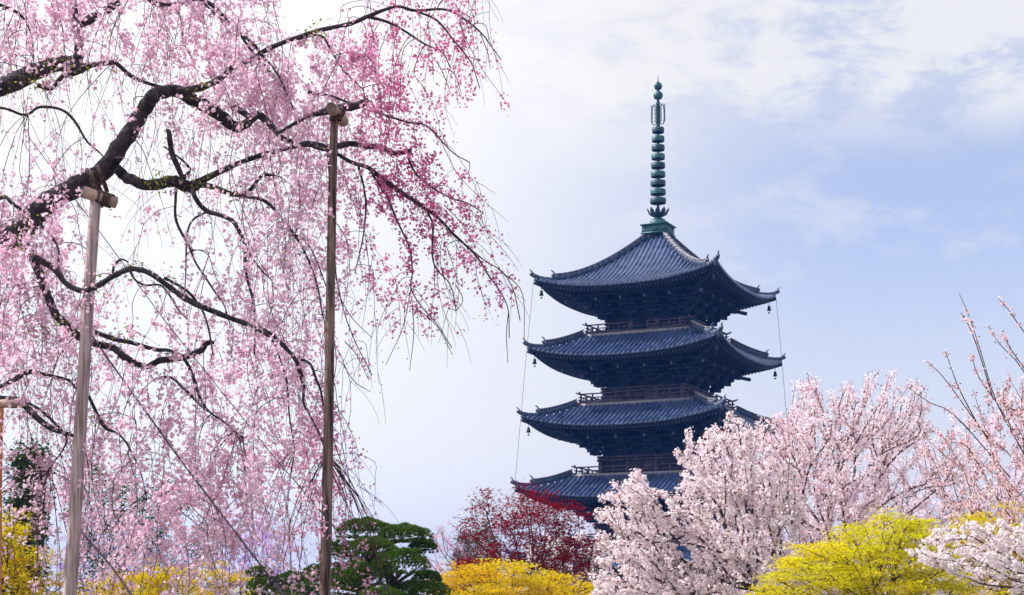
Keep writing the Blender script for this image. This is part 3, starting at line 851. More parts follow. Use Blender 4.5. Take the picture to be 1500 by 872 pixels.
# ---- maples
leafy('crimson maple with sparse leaves on dark twigs before the lowest roof', 'maple', 'maple_tree',
      [([(655, 880), (662, 820), (700, 802), (740, 780), (770, 752), (800, 742), (840, 756), (875, 775), (888, 800), (880, 860), (820, 880), (700, 880)], .7), ([(676, 765), (690, 790), (688, 742), (712, 712), (730, 740), (755, 722), (785, 700), (800, 712), (850, 745), (860, 775), (790, 770)], .34)],
      44, 1.4, 770, 880, 420, 10500, .125, M_red, ((1, 1, 1), (1.25, 1, 1)), (.17, .17, .06), 'maples in fresh leaf along the bottom', side=.28, per=11, up=.35)
leafy('golden yellow maple at the bottom centre between the pine and the white cherry', 'maple', 'maple_tree',
      [([(626, 930), (634, 846), (652, 828), (690, 818), (735, 822), (760, 818), (790, 830), (835, 838), (862, 852), (895, 868), (905, 930)], 1)],
      36, 1.6, 765, 905, 460, 27000, .078, M_gold, ((1, 1.06, 1), (1.05, .84, .6)), (.15, .15, .035), rmax=.10)
leafy('golden yellow maple with bare patches in the bottom left corner', 'maple', 'maple_tree',
      [([(-90, 930), (-80, 770), (-20, 748), (30, 746), (42, 778), (62, 810), (92, 850), (98, 930)], 1)],
      25, 1.3, 0, 890, 330, 15000, .062, M_gold, ((.85, 1.0, 1), (1.05, .9, .8)), (.12, .12, .03), rmax=.10)
leafy('amber maple under the weeping blossom between grey post and pine', 'maple', 'maple_tree',
      [([(88, 930), (100, 868), (140, 846), (190, 832), (240, 826), (300, 828), (350, 838), (380, 850), (390, 930)], 1)],
      38, 1.5, 235, 905, 400, 23000, .080, M_gold, ((1, 1, 1), (.95, .8, .7)), (.15, .15, .04), rmax=.10)
leafy('lime yellow maple with layered sprays at the bottom right', 'maple', 'maple_tree',
      [([(1100, 940), (1108, 872), (1125, 842), (1150, 822), (1165, 800), (1200, 788), (1236, 786), (1246, 762), (1275, 750), (1320, 750), (1352, 752), (1372, 775), (1400, 800), (1420, 940)], 1)],
      26, 1.5, 1290, 900, 620, 46000, .060, M_lime, ((1, 1, 1), (.80, .92, 1)), (.13, .13, .022), rmax=.10)
leafy('lime yellow maple screened by the white blossom at the right edge', 'maple', 'maple_tree',
      [([(1370, 940), (1378, 780), (1392, 752), (1440, 742), (1470, 755), (1500, 745), (1560, 760), (1620, 800), (1630, 940)], 1)],
      29, 1.4, 1500, 900, 360, 21000, .064, M_lime, ((1, .95, 1), (.8, .85, 1)), (.13, .13, .025), rmax=.10)
cherry('near white cherry branch spray reaching in over the yellow maples from the right',
       [([(1325, 805), (1350, 775), (1400, 775), (1450, 760), (1500, 770), (1640, 780), (1640, 900), (1480, 872), (1430, 850), (1380, 830)], 1)],
       18, .8, 1760, 860, 260, 900, 8, .06, .044, ((1, 1, 1), (1, .95, .97)), copper=260, rmax=.045, bark=M_bark2, up=0, r0=.004)

# ---- clipped garden pine
def pine(label, Y, root_px, fork, pads, group='clipped garden pines'):
    root = np.array([(root_px - 750) / FPX * Y, Y, 0.0])
    t = empty('pine_tree', root, label, 'pine tree', group)
    tr = MB(); F_ = W(*fork, Y)
    P = np.array([root, root * .6 + F_ * .4 + [.25, 0, 0], root * .3 + F_ * .7 - [.15, 0, 0], F_])
    Q, rr = smooth_path(P, np.array([.20, .16, .13, .09]), 5); tr.tube(Q - root, rr, 9)
    for (px, py, rx, ry, dy) in pads:
        c = W(px, py + ry * .5, Y + dy); k = int(np.argmin(np.linalg.norm(Q - (c - [0, 0, .35]), axis=1)))
        s0 = Q[k]; m = (s0 + c) / 2 + [0, 0, .03]; e = c + [0, 0, .03]
        A, ar = smooth_path(np.array([s0, m, e]), np.array([.07, .05, .03]), 4); tr.tube(A - root, ar, 6)
        for q in range(9):
            d_ = np.array([math.cos(q * .7), math.sin(q * .7), .12]) * rx / FPX * Y * .8
            tr.tube(np.array([m, (m + e) / 2 + d_ * .4, e + d_]) - root, [.03, .02, .008], 4)
    tr.build('trunk', M_pinebark, t, smooth=True)
    for (px, py, rx, ry, dy) in pads:
        c = W(px, py, Y + dy); ax, az = rx / FPX * Y, ry / FPX * Y; ay = ax * .8
        n = int(1900 * (ax * ay) / .5 + 200)
        # tufts over a domed pad, with a lumpy rim; fewer on the flat underside
        th = RS.rand(n) * 2 * math.pi; rr = np.sqrt(RS.rand(n)); lump = 1 + .10 * np.sin(th * 5 + px) + .07 * np.sin(th * 9 + py)
        hz = np.sqrt(np.clip(1 - rr ** 2.6, 0, 1)) * RS.choice([1, .75, .4, -.18], n, p=[.66, .14, .10, .10])
        hz = hz * (1 + .18 * np.sin(rr * np.cos(th) * 7 + px) * np.cos(rr * np.sin(th) * 6))
        B = c + np.stack([rr * np.cos(th) * ax * lump, rr * np.sin(th) * ay * lump, (hz - .35) * az * 1.15], 1)
        out = np.stack([rr * np.cos(th) * .8, rr * np.sin(th) * .8, np.abs(hz) + .5], 1) + RS.normal(size=(n, 3)) * .15
        out /= np.linalg.norm(out, axis=1, keepdims=True)
        k = 16; Bn = np.repeat(B, k, 0); O = np.repeat(out, k, 0)
        dirn = O + rand_dirs(n * k) * .62; dirn /= np.linalg.norm(dirn, axis=1, keepdims=True)
        L = RS.uniform(.045, .080, n * k)[:, None]; sd = np.cross(dirn, rand_dirs(n * k)); sd /= np.linalg.norm(sd, axis=1, keepdims=True)
        V = np.stack([Bn - sd * .0055, Bn + sd * .0055, Bn + dirn * L], 1) - root
        tone = RS.uniform(0, 1, n); col = np.repeat(np.stack([.75 + .9 * tone, .85 + .45 * tone, 1.1 - .4 * tone], 1), k * 3, 0)
        b = MB(); b.add(V.reshape(-1, 3), np.arange(n * k * 3).reshape(-1, 3), col)
        b.build('needle_pad', M_pine, t, color=True)
    return t
pine('clipped green pine with cloud shaped pads right of the brown post', 31, 540, (548, 790), [
    (535, 778, 42, 19, .1), (592, 785, 38, 17, -.2), (546, 803, 30, 15, -.7), (620, 803, 20, 13, .2), (588, 826, 38, 24, -.9),
    (532, 845, 44, 22, -.5), (490, 815, 22, 24, .2), (505, 862, 30, 22, -.6), (625, 848, 20, 12, .1), (612, 868, 44, 18, -.4), (560, 880, 36, 20, -1.2), (660, 895, 30, 16, .2), (470, 850, 22, 20, .5), (540, 835, 40, 16, 1.0), (520, 805, 26, 12, .9), (500, 845, 22, 16, 1.0), (590, 895, 60, 24, .8)])
pine('small clipped pine low down left of the brown post', 33, 425, (420, 850), [
    (380, 840, 18, 9, 0), (382, 863, 20, 16, -.4), (430, 852, 30, 14, .2), (450, 872, 30, 18, -.3), (412, 885, 34, 16, -.6), (462, 838, 16, 10, .3)])

# ------------------------------------------------------------------ the weeping cherry in front
WY = 16.0
GRID = """7 8 7 5 8 8 7 6 1 1 3 5 6 6 1
7 8 5 5 8 9 8 7 6 8 8 7 7 7 2
4 4 2 2 4 7 7 9 9 9 7 7 4 5 2
3 3 2 5 3 6 8 9 9 8 8 7 4 0 0
2 4 3 2 2 4 5 6 8 8 8 7 6 1 0
5 6 2 1 2 3 4 7 8 6 7 9 8 5 1
8 7 2 2 3 3 3 7 8 6 3 7 8 7 1
9 8 3 1 2 3 2 6 7 6 5 5 7 6 4
9 8 5 3 4 4 4 6 6 6 3 6 6 3 5
8 8 8 4 4 5 5 7 7 6 3 2 4 1 2
8 7 8 6 4 5 6 8 7 6 4 0 0 0 0
6 6 6 6 5 6 8 8 8 7 1 0 0 0 0
4 6 7 7 7 7 8 8 9 8 2 0 0 0 0
5 7 7 8 8 8 9 8 9 9 3 0 0 0 0
5 8 8 9 9 9 9 7 8 8 3 0 0 0 0
3 7 8 9 9 9 8 7 7 8 4 0 0 0 0
2 5 6 7 6 6 7 5 6 6 4 1 0 0 0
2 3 5 3 2 4 4 2 4 4 4 1 0 0 0"""
GR = np.array([[float(c) for c in l.split()] for l in GRID.split('\n')]) / 9.0
GRp = np.pad(GR, 1, mode='edge')
GRp[:, -1] = 0
def dens(px, py):
    gx = np.clip(px / 50.0 + .5, 0, 15.99); gy = np.clip(py / 50.0 + .5, 0, 18.99)
    x0, y0 = gx.astype(int), gy.astype(int); fx, fy = gx - x0, gy - y0
    fx = fx * fx * (3 - 2 * fx); fy = fy * fy * (3 - 2 * fy)
    x1 = np.minimum(x0 + 1, 16); y1 = np.minimum(y0 + 1, 19)
    return GRp[y0, x0] * (1 - fx) * (1 - fy) + GRp[y0, x1] * fx * (1 - fy) + GRp[y1, x0] * (1 - fx) * fy + GRp[y1, x1] * fx * fy

# every limb: depth, then (x, y, thickness) in photo pixels taken at that depth
LIMBS = [
    (16.6, [(-330, 300, 60), (-200, 190, 44), (-100, 148, 34), (0, 127, 27), (45, 112, 25), (72, 94, 22), (100, 92, 21), (122, 100, 15)], 1),
    (16.6, [(112, 98, 15), (116, 60, 13), (109, 20, 11), (104, -60, 9), (120, -160, 6)], 1),
    (16.5, [(116, 36, 12), (150, 18, 12), (195, -8, 10), (260, -50, 8), (340, -90, 6)], 1),
    (16.4, [(119, 101, 8), (135, 98, 7), (155, 91, 7), (173, 97, 6), (190, 109, 6), (215, 122, 5), (243, 130, 5)], 1),
    (16.4, [(55, 125, 7), (72, 127, 6), (90, 113, 7), (112, 105, 7), (140, 93, 6)], 1),
    (16.0, [(-330, 620, 90), (-200, 500, 66), (-100, 425, 50), (-30, 372, 42), (35, 330, 34), (75, 297, 30), (120, 268, 29), (150, 250, 27), (178, 222, 24), (198, 188, 22), (212, 160, 21), (230, 142, 19), (252, 135, 17), (272, 136, 17)], 1),
    (15.9, [(262, 136, 15), (289, 130, 10), (319, 118, 9), (339, 98, 8), (364, 82, 7), (396, 69, 7), (432, 58, 6), (470, 45, 6), (514, 34, 6), (539, 25, 6), (580, 12, 4), (608, 16, 4), (646, 12, 3.4), (671, 22, 3), (704, 50, 2.2), (720, 70, 1.6), (734, 88, 1.2)], 1),
    (15.9, [(539, 25, 5), (565, 34, 4), (590, 45, 3.4), (622, 62, 2.6), (648, 80, 2), (660, 100, 1.5)], 1),
    (15.8, [(608, 16, 3), (640, 30, 3), (665, 60, 2.4), (690, 92, 1.8), (703, 130, 1.2)], 1),
    (15.9, [(432, 58, 4), (470, 52, 3), (485, 75, 3), (505, 105, 2.4), (530, 130, 2)], 1),
    (16.0, [(268, 138, 16), (278, 146, 17), (297, 154, 18), (319, 167, 18), (341, 181, 16), (360, 176, 12), (380, 172, 12), (398, 186, 9), (415, 204, 8), (440, 212, 8), (459, 215, 9), (484, 216, 9), (514, 212, 8), (536, 211, 8), (556, 217, 8), (575, 225, 7), (590, 221, 6), (602, 220, 5)], 1),
    (15.9, [(336, 150, 14), (352, 160, 10), (366, 172, 8)], 1),
    (15.9, [(171, 247, 15), (182, 258, 15), (193, 264, 15), (215, 273, 15), (242, 266, 16), (258, 268, 16), (275, 270, 17), (300, 262, 10), (330, 245, 8), (351, 235, 7), (380, 226, 7), (405, 221, 6), (440, 213, 5)], 1),
    (15.9, [(284, 270, 9), (311, 275, 8), (328, 281, 8), (344, 285, 7), (357, 283, 6), (368, 280, 6), (375, 268, 5), (386, 258, 5), (402, 257, 4)], 1),
    (15.8, [(344, 285, 5), (362, 289, 5), (393, 300, 5), (418, 326, 4), (431, 344, 4), (445, 367, 3.5), (455, 390, 3), (466, 423, 2.6), (473, 458, 2), (478, 480, 1.5)], 1),
    (15.8, [(431, 344, 3), (447, 352, 2.6), (463, 380, 2.2), (478, 420, 1.8), (492, 450, 1.4)], 1),
    (15.7, [(283, 278, 8), (287, 290, 7), (293, 300, 7), (304, 309, 7), (322, 316, 6), (341, 325, 6), (350, 338, 6), (356, 355, 5), (358, 385, 5), (363, 412, 4), (369, 439, 4), (375, 480, 3), (372, 520, 2)], 1),
    (15.7, [(341, 325, 4), (352, 343, 3), (366, 372, 3), (382, 395, 2.4), (398, 410, 1.6)], 1),
    (15.8, [(258, 275, 5), (257, 290, 4), (260, 326, 4), (275, 359, 4), (285, 383, 3), (300, 406, 3), (316, 430, 2.6), (330, 450, 2), (338, 480, 1.5)], 1),
    (15.7, [(304, 310, 3), (283, 322, 3), (274, 345, 3), (272, 400, 2), (270, 440, 1.5)], 1),
    (15.9, [(268, 262, 7), (260, 243, 8), (253, 225, 8), (251, 200, 7), (244, 190, 3)], 1),
    (15.9, [(268, 262, 7), (275, 246, 5), (265, 232, 3), (240, 215, 2)], 1),
    (15.9, [(20, 340, 18), (48, 376, 13), (66, 420, 12), (76, 450, 12), (90, 468, 12), (118, 495, 11), (143, 503, 10), (168, 511, 10), (188, 527, 10), (208, 534, 8), (234, 530, 9), (264, 521, 9), (292, 514, 9), (303, 503, 8), (314, 502, 4)], 1),
    (15.2, [(48, 376, 11), (74, 390, 9), (96, 415, 8), (121, 427, 8), (140, 422, 8), (165, 402, 8), (190, 392, 8), (220, 401, 8), (248, 420, 8), (275, 439, 9), (311, 456, 8), (355, 471, 7), (369, 476, 8), (396, 492, 9), (418, 509, 6), (435, 531, 6), (443, 564, 6), (444, 589, 4), (455, 610, 3), (468, 638, 3), (478, 670, 2)], 1),
    (15.5, [(435, 525, 4), (454, 533, 4), (463, 555, 4), (470, 573, 3.5), (474, 600, 3), (480, 640, 2)], 1),
    (15.5, [(190, 394, 3), (198, 410, 3), (213, 418, 3), (235, 418, 3), (250, 435, 3), (262, 455, 3), (275, 468, 2)], 1),
    (15.5, [(165, 400, 4), (168, 388, 4), (178, 380, 3), (188, 384, 2)], 1),
    (15.5, [(240, 407, 5), (262, 418, 4), (280, 432, 4), (292, 450, 3), (305, 480, 3), (312, 520, 2)], 1),
    (15.5, [(396, 492, 4), (408, 520, 3), (420, 560, 3), (424, 610, 2.4), (432, 660, 1.8)], 1),
    (15.8, [(138, 486, 6), (165, 495, 7), (193, 503, 6), (226, 511, 6), (248, 514, 5), (266, 523, 5), (275, 534, 5), (283, 555, 5), (292, 582, 4), (305, 602, 3), (330, 620, 3), (343, 632, 4), (356, 640, 2)], 1),
    (15.8, [(228, 555, 4), (250, 553, 4), (268, 568, 4), (285, 585, 4), (300, 600, 3)], 1),
    (15.8, [(130, 580, 5), (138, 600, 5), (147, 615, 6), (156, 628, 5), (172, 635, 3), (185, 648, 3), (193, 665, 3), (205, 690, 2), (215, 730, 2)], 1),
    (15.8, [(-60, 600, 9), (0, 567, 5), (17, 558, 7), (41, 545, 8), (60, 547, 5), (77, 550, 4), (98, 556, 4), (112, 570, 3)], 1),
    (15.4, [(-80, 580, 14), (-30, 585, 10), (17, 584, 7), (36, 594, 9), (55, 612, 9), (74, 627, 8), (92, 634, 6), (105, 638, 5), (125, 655, 3)], 1),
    (15.4, [(36, 588, 4), (55, 598, 4), (72, 612, 4), (90, 630, 4), (98, 645, 3), (88, 665, 2), (70, 690, 2)], 1),
    (15.9, [(200, -30, 10), (219, 0, 7), (240, 10, 6), (262, 4, 6), (292, 1, 6), (317, 14, 6), (339, 36, 6), (369, 62, 5), (382, 76, 5), (400, 100, 3), (415, 125, 3), (430, 160, 2)], 1),
    (15.9, [(255, 8, 3), (266, 30, 3), (268, 65, 2)], 1),
    (15.8, [(300, 6, 3), (328, 35, 3), (334, 60, 2), (328, 85, 1.6)], 1),
    (15.9, [(345, 40, 4), (365, 70, 4), (382, 90, 4), (400, 112, 3), (420, 135, 2)], 1),
    (15.3, [(398, 200, 4), (430, 182, 5), (450, 170, 6), (470, 165, 10), (500, 158, 12), (525, 154, 11), (536, 148, 9), (539, 146, 7)], 1),
    (15.4, [(451, 135, 5), (484, 138, 4), (511, 149, 3), (530, 155, 2)], 1),
    (15.6, [(536, 160, 3), (561, 168, 3), (597, 179, 2.6), (624, 184, 2.4), (649, 209, 2), (665, 225, 1.6), (688, 238, 1.2)], 1),
    (15.6, [(459, 215, 6), (490, 224, 5), (515, 238, 6), (540, 250, 6), (558, 261, 7), (577, 274, 7), (602, 290, 6), (624, 307, 5), (645, 322, 4), (663, 337, 4), (690, 366, 3), (703, 384, 2.6), (715, 401, 2.4), (730, 425, 2), (744, 452, 1.4), (746, 495, 1)], 1),
    (15.5, [(602, 222, 3), (598, 232, 3), (612, 258, 3), (635, 276, 2.6), (660, 290, 2), (685, 298, 1.8), (708, 312, 1.2)], 1),
    (15.5, [(544, 252, 4), (556, 272, 3), (569, 292, 3), (580, 320, 3), (592, 345, 2.6), (601, 368, 2.6), (604, 400, 2), (602, 423, 2), (618, 450, 1.6), (640, 475, 1.2), (662, 510, 1)], 1),
    (15.6, [(525, 245, 4), (532, 270, 3), (536, 299, 3), (534, 330, 2.6), (531, 352, 2), (520, 400, 1.6)], 1),
    (15.5, [(624, 307, 3), (634, 330, 3), (633, 372, 2.4), (640, 395, 2), (660, 418, 1.6), (668, 455, 1)], 1),
    (15.5, [(690, 366, 2), (712, 383, 1.6), (735, 398, 1.2), (752, 425, 1), (762, 470, .8)], 1),
    (15.6, [(480, 225, 3), (486, 300, 2.4), (492, 400, 2), (505, 460, 1.6), (520, 500, 1.4), (545, 550, 1)], 1),
    (15.6, [(-200, 400, 20), (-60, 330, 10), (0, 290, 6), (20, 300, 5), (60, 330, 4), (80, 360, 3), (85, 400, 2)], 1),
    (16.2, [(-200, 60, 18), (-60, 0, 10), (0, 10, 5), (30, 22, 4), (45, 50, 3), (50, 90, 2)], 1),
    (16.3, [(-100, 160, 8), (0, 162, 4), (32, 165, 4), (60, 160, 4), (90, 162, 4), (110, 178, 4), (128, 208, 3), (150, 228, 2), (160, 250, 1.5)], 1),
]
root = np.array([-8.2, 16.8, 0.0])
wc = empty('weeping_cherry_tree', root, 'large weeping cherry with drooping pink blossom on dark crooked limbs at left', 'cherry tree')
lm = MB(); anchor = []; limb_px = []
for Yd, pts, _ in LIMBS:
    a = np.array(pts, float); P = np.array([W(x, y, Yd) for x, y, _t in pts])
    rr = np.maximum(a[:, 2] * .52 / FPX * Yd, .0048)
    if a[0, 2] > 4: P[1:-1, 1] += RS.normal(size=len(P) - 2) * .05
    k = 5 if a[0, 2] > 4 else 4
    Q, q = smooth_path(P, rr, k)
    if q.max() > .035:
        q = q * (1 + .10 * np.sin(np.arange(len(q)) * 1.7 + Yd) * RS.rand(len(q))); Q[1:-1] += RS.normal(size=(len(Q) - 2, 3)) * (q[1:-1, None] * .05)
    lm.tube(Q - root, q, 12 if q.max() > .04 else (7 if q.max() > .015 else 4))
    for i in range(0, len(Q)):
        anchor.append(Q[i]); limb_px.append((750 + Q[i, 0] / Q[i, 1] * FPX, HORIZON - (Q[i, 2] - EYE) / Q[i, 1] * FPX, q[i]))
# the trunk stands beyond the left edge and carries the cut ends of the limbs
tz = MB()
Q, q = smooth_path(np.array([root + [0, 0, -.1], root + [.1, 0, .8], root + [-.05, -.1, 2.0], root + [.2, -.3, 3.2], root + [.5, -.5, 4.6], root + [.9, -.3, 6.5], root + [1.3, 0, 8.2]]), np.array([.62, .45, .40, .36, .30, .22, .08]), 6)
tz.tube(Q - root, q, 16)
for Yd, pts, _ in LIMBS:
    if pts[0][0] < -50:
        e = W(pts[0][0], pts[0][1], Yd); s0 = Q[np.argmin(np.abs(Q[:, 2] - (e[2] - .5)))]
        A, ar = smooth_path(np.array([s0, (s0 + e) / 2 + [0, 0, .08], e, e + (W(*pts[1][:2], Yd) - e) * .1]), np.array([.62, .55, .5, .5]) * pts[0][2] / FPX * Yd * 1.0, 4); tz.tube(A - root, ar, 10)
tz.build('trunk', M_bark, wc, smooth=True)
lm.build('limbs', M_bark, wc, smooth=True)
# top of the crown above the frame carries strands too
anchor = np.array(anchor); limb_px = np.array(limb_px)

# hanging strands: down from the limbs, fanning out to the right at the edge of the crown
def lean(px, py):
    """sideways drift per step down"""
    s = np.clip((px - 460) / 200.0, 0, 1) * np.clip((480 - py) / 200.0, 0, 1) * np.clip((py - 120) / 120.0, 0, 1)
    return .62 * s + .05 * np.sin(px * .02)
strands = []
tw = MB()
n_str = 520
cells = []
while len(cells) < n_str:
    q = RS.rand(400, 2) * [800, 990] - [60, 120]
    d_ = dens(q[:, 0], np.maximum(q[:, 1] + 40, 0)); keep = RS.rand(400) < d_ * 1.05
    cells.extend(q[keep].tolist())
cells = np.array(cells[:n_str])
for (sx, sy) in cells:
    yd = WY + np.clip(RS.normal() * 1.15, -2.2, 2.8)
    if sx > 520: yd = 15.6 + np.clip(RS.normal() * .45, -1, 1)
    # start from the nearest limb above
    dx = limb_px[:, 0] - sx; dyy = limb_px[:, 1] - sy
    cost = np.hypot(dx, dyy) + np.where(dyy > 5, 90, 0) + RS.rand(len(dx)) * 25
    j = int(np.argmin(cost)); A = anchor[j]; dd = math.hypot(dx[j], dyy[j])
    if sy < -20:
        A = W(sx + RS.normal() * 30, sy - 60, yd)
    elif dd > 260: continue
    path = []
    L = RS.uniform(110, 330) * (1 if sx < 500 else .6); n = int(L / 9)
    x, y, vx = sx, sy, RS.normal() * .25 + lean(sx, sy)
    sway = RS.normal() * .012; arch = RS.uniform(0, 1)
    ph = RS.rand() * 6
    for k in range(n):
        path.append((x, y)); x += 9 * (vx + .22 * math.sin(ph + k * .25)) ; y += 9 * (1 - .3 * min(abs(vx), 1))
        vx = vx * .94 + .06 * lean(x, y) + sway + RS.normal() * .03
    path = np.array(path)
    dn = dens(path[:, 0], np.maximum(path[:, 1], 0))
    # stop where the blossom curtain ends
    low = np.where((dn < .12))[0]
    if len(low): path = path[:low[0] + RS.randint(0, 4)]
    if len(path) < 5: continue
    m = len(path)
    for (tx, ty, bx2, by2) in ((142, 296, 100, 872), (492, 163, 474, 872)):
        pxx = tx + (path[:, 1] - ty) * (bx2 - tx) / (by2 - ty)
        if np.any((np.abs(path[:, 0] - pxx) < 20) & (path[:, 1] > ty - 25)) and RS.rand() < .90: yd = max(yd, 15.75 + RS.rand() * 1.2)
    ydp = yd + np.linspace(0, abs(RS.normal()) * .25, m)
    P = np.stack([(path[:, 0] - 750) / FPX * ydp, ydp, EYE + (HORIZON - path[:, 1]) / FPX * ydp], 1)
    ok = path[:, 1] < 960; P = P[ok]
    if len(P) < 5: continue
    # short arching link to its limb
    mid = (A + P[0]) / 2 + [0, 0, .10 * min(dd, 150) / 100]
    C = smooth_path(np.vstack([A, mid, P[::2]]), k=2)
    r0 = RS.uniform(.0030, .0060); rr = np.linspace(r0, .0017, len(C))
    tw.tube(C - root, rr, 3, cap=False)
    strands.append(P[1:])
    # side twiglets
    for _ in range(RS.poisson(len(P) / 11)):
        i = RS.randint(1, len(P) - 2); d_ = np.array([RS.normal() * .10, RS.normal() * .10, -.02]) + lean(750 + P[i, 0] / P[i, 1] * FPX, 300) * np.array([.1, 0, 0])
        k_ = RS.randint(3, 9); B = [P[i]]
        for q_ in range(k_): B.append(B[-1] + d_ * .55 + [0, 0, -.055]); d_ = d_ * .8
        B = np.array(B); tw.tube(B - root, np.linspace(.0026, .0015, len(B)), 3, cap=False); strands.append(B)
# bare twig tips sticking out at the outline
for (a, b, c) in (((655, 100), (668, 112), (676, 138)), ((640, 90), (650, 110), (662, 142)), ((704, 50), (715, 80), (718, 102)), ((602, 423), (590, 480), (565, 535)), ((604, 450), (606, 490), (600, 543)), ((610, 452), (640, 478), (663, 520)), ((505, 500), (522, 520), (541, 558)), ((500, 530), (520, 560), (543, 574)), ((495, 430), (515, 465), (545, 495)), ((735, 398), (765, 430), (768, 500)),
                  ((745, 455), (742, 490), (744, 532)), ((650, 300), (670, 320), (684, 336)), ((668, 418), (678, 440), (666, 458)), ((476, 600), (505, 690), (548, 760)), ((480, 680), (520, 760), (600, 860)), ((560, 600 - 340), (600, 290), (640, 330))):
    P = smooth_path(np.array([W(*a, 15.5), W(*b, 15.5), W(*c, 15.5)]), k=6); tw.tube(P - root, np.linspace(.005, .003, len(P)), 4, cap=False)
tw.build('hanging_twigs', M_twig, wc)

S = np.vstack(strands + [anchor[(limb_px[:, 2] < .045)]])
# subdivide: several samples per strand point
S = np.vstack([S] + [S + RS.normal(size=S.shape) * [.02, .02, .035] for _ in range(2)])
px = 750 + S[:, 0] / S[:, 1] * FPX; py = HORIZON - (S[:, 2] - EYE) / S[:, 1] * FPX
D_ = dens(px, np.maximum(py, 0))
bx_ = np.floor((px + 200) / 20).astype(int); by_ = np.floor((py + 300) / 20).astype(int)
okk = (bx_ >= 0) & (by_ >= 0) & (bx_ < 60) & (by_ < 70)
S, px, py, D_, bx_, by_ = S[okk], px[okk], py[okk], D_[okk], bx_[okk], by_[okk]
H = np.zeros((60, 70)); np.add.at(H, (bx_, by_), 1)
clump = (.30 + 1.4 * (np.sin(S[:, 0] * 9 + S[:, 1] * 7) * np.sin(S[:, 2] * 8 + S[:, 1] * 5) * .5 + .5)) * (.55 + .9 * (np.sin(S[:, 0] * 3.7 + 2) * np.sin(S[:, 2] * 2.9 + S[:, 0]) * .5 + .5)) * np.where(py > 560, .72, 1.0)
target = 88 * D_ ** 2.35 * clump                           # flowers per 20 px bin
lam = np.minimum(target / H[bx_, by_], 14.0)
ncl = RS.poisson(lam / 4.2); cnt = np.where(ncl > 0, ncl * 2 + RS.poisson(np.maximum(ncl, 0) * 2.2), 0)
cjit = RS.normal(size=S.shape) * [.024, .024, .03]
C = np.repeat(S, cnt, 0); cx, cy = np.repeat(px, cnt), np.repeat(py, cnt)
cid = np.repeat(RS.rand(len(S)), cnt)
off = RS.normal(size=C.shape) * [.028, .028, .030]; P = C + off + np.repeat(cjit, cnt, 0)
nrm = rand_dirs(len(P)) * .9 + [0, 0, -.5]; nrm /= np.linalg.norm(nrm, axis=1, keepdims=True)
TL = limb_px[:, 2] > .030; LP = limb_px[TL]; LA = anchor[TL]
keepf = np.ones(len(P), bool); fpx = 750 + P[:, 0] / P[:, 1] * FPX; fpy = HORIZON - (P[:, 2] - EYE) / P[:, 1] * FPX
for i in range(len(LP)):
    near = (np.hypot(fpx - LP[i, 0], fpy - LP[i, 1]) < LP[i, 2] * FPX / 16 * 1.05) & (P[:, 1] < LA[i, 1] + .15)
    keepf &= ~near | (RS.rand(len(P)) < .93)
P = P[keepf]; nrm = nrm[keepf]; cx = cx[keepf]; cy = cy[keepf]; cid = cid[keepf]
ss = lambda a, b, x: (lambda t: t * t * (3 - 2 * t))(np.clip((x - a) / (b - a), 0, 1))
deep = np.maximum(ss(450, 600, cx) * 1.0, ss(400, 500, cx) * ss(470, 560, cy) * .6) + (cid - .5) * .45
deep = np.clip(deep, 0, 1)[:, None]
light, dark = np.array([1.0, .96, 1.0]), np.array([.78, .27, .54])
col = light * (1 - deep) + dark * deep
vi = (RS.rand(len(P)) * .12 + .94)[:, None]
size = RS.uniform(.034, .054, len(P)) * (1 - .28 * deep[:, 0])
fb = MB(); stars(fb, P - root, size, nrm, col=np.clip(col * vi, 0, 1.05), cup=.45)
fb.build('blossoms', M_pink, wc, color=True)
print('weeping flowers', len(P), 'strands', len(strands))
# small yellow-green young leaves, thicker near the limbs
k = RS.choice(len(S), 5200); lf = MB(); leaves(lf, S[k] + RS.normal(size=(5200, 3)) * .04 - root, RS.uniform(.018, .032, 5200), .4)
a = anchor[(limb_px[:, 0] > 0) & (limb_px[:, 0] < 420) & (limb_px[:, 1] > 80)]
tuft = np.array([W(x, y, 15.7) for x, y in ((228, 268), (235, 262), (45, 328), (95, 100), (55, 118), (20, 370), (88, 478), (175, 395), (185, 393), (150, 420), (300, 272), (185, 490), (350, 285), (460, 45), (240, 404), (135, 620), (300, 128))])
T_ = np.repeat(tuft, 38, 0) + RS.normal(size=(len(tuft) * 38, 3)) * [.09, .06, .07]
leaves(lf, T_ - root, RS.uniform(.03, .05, len(T_)), .4)
T2 = a[RS.choice(len(a), 220)] + RS.normal(size=(220, 3)) * .07; leaves(lf, T2 - root, .03, .4)
lf.build('young_leaves', M_leafbud, wc)

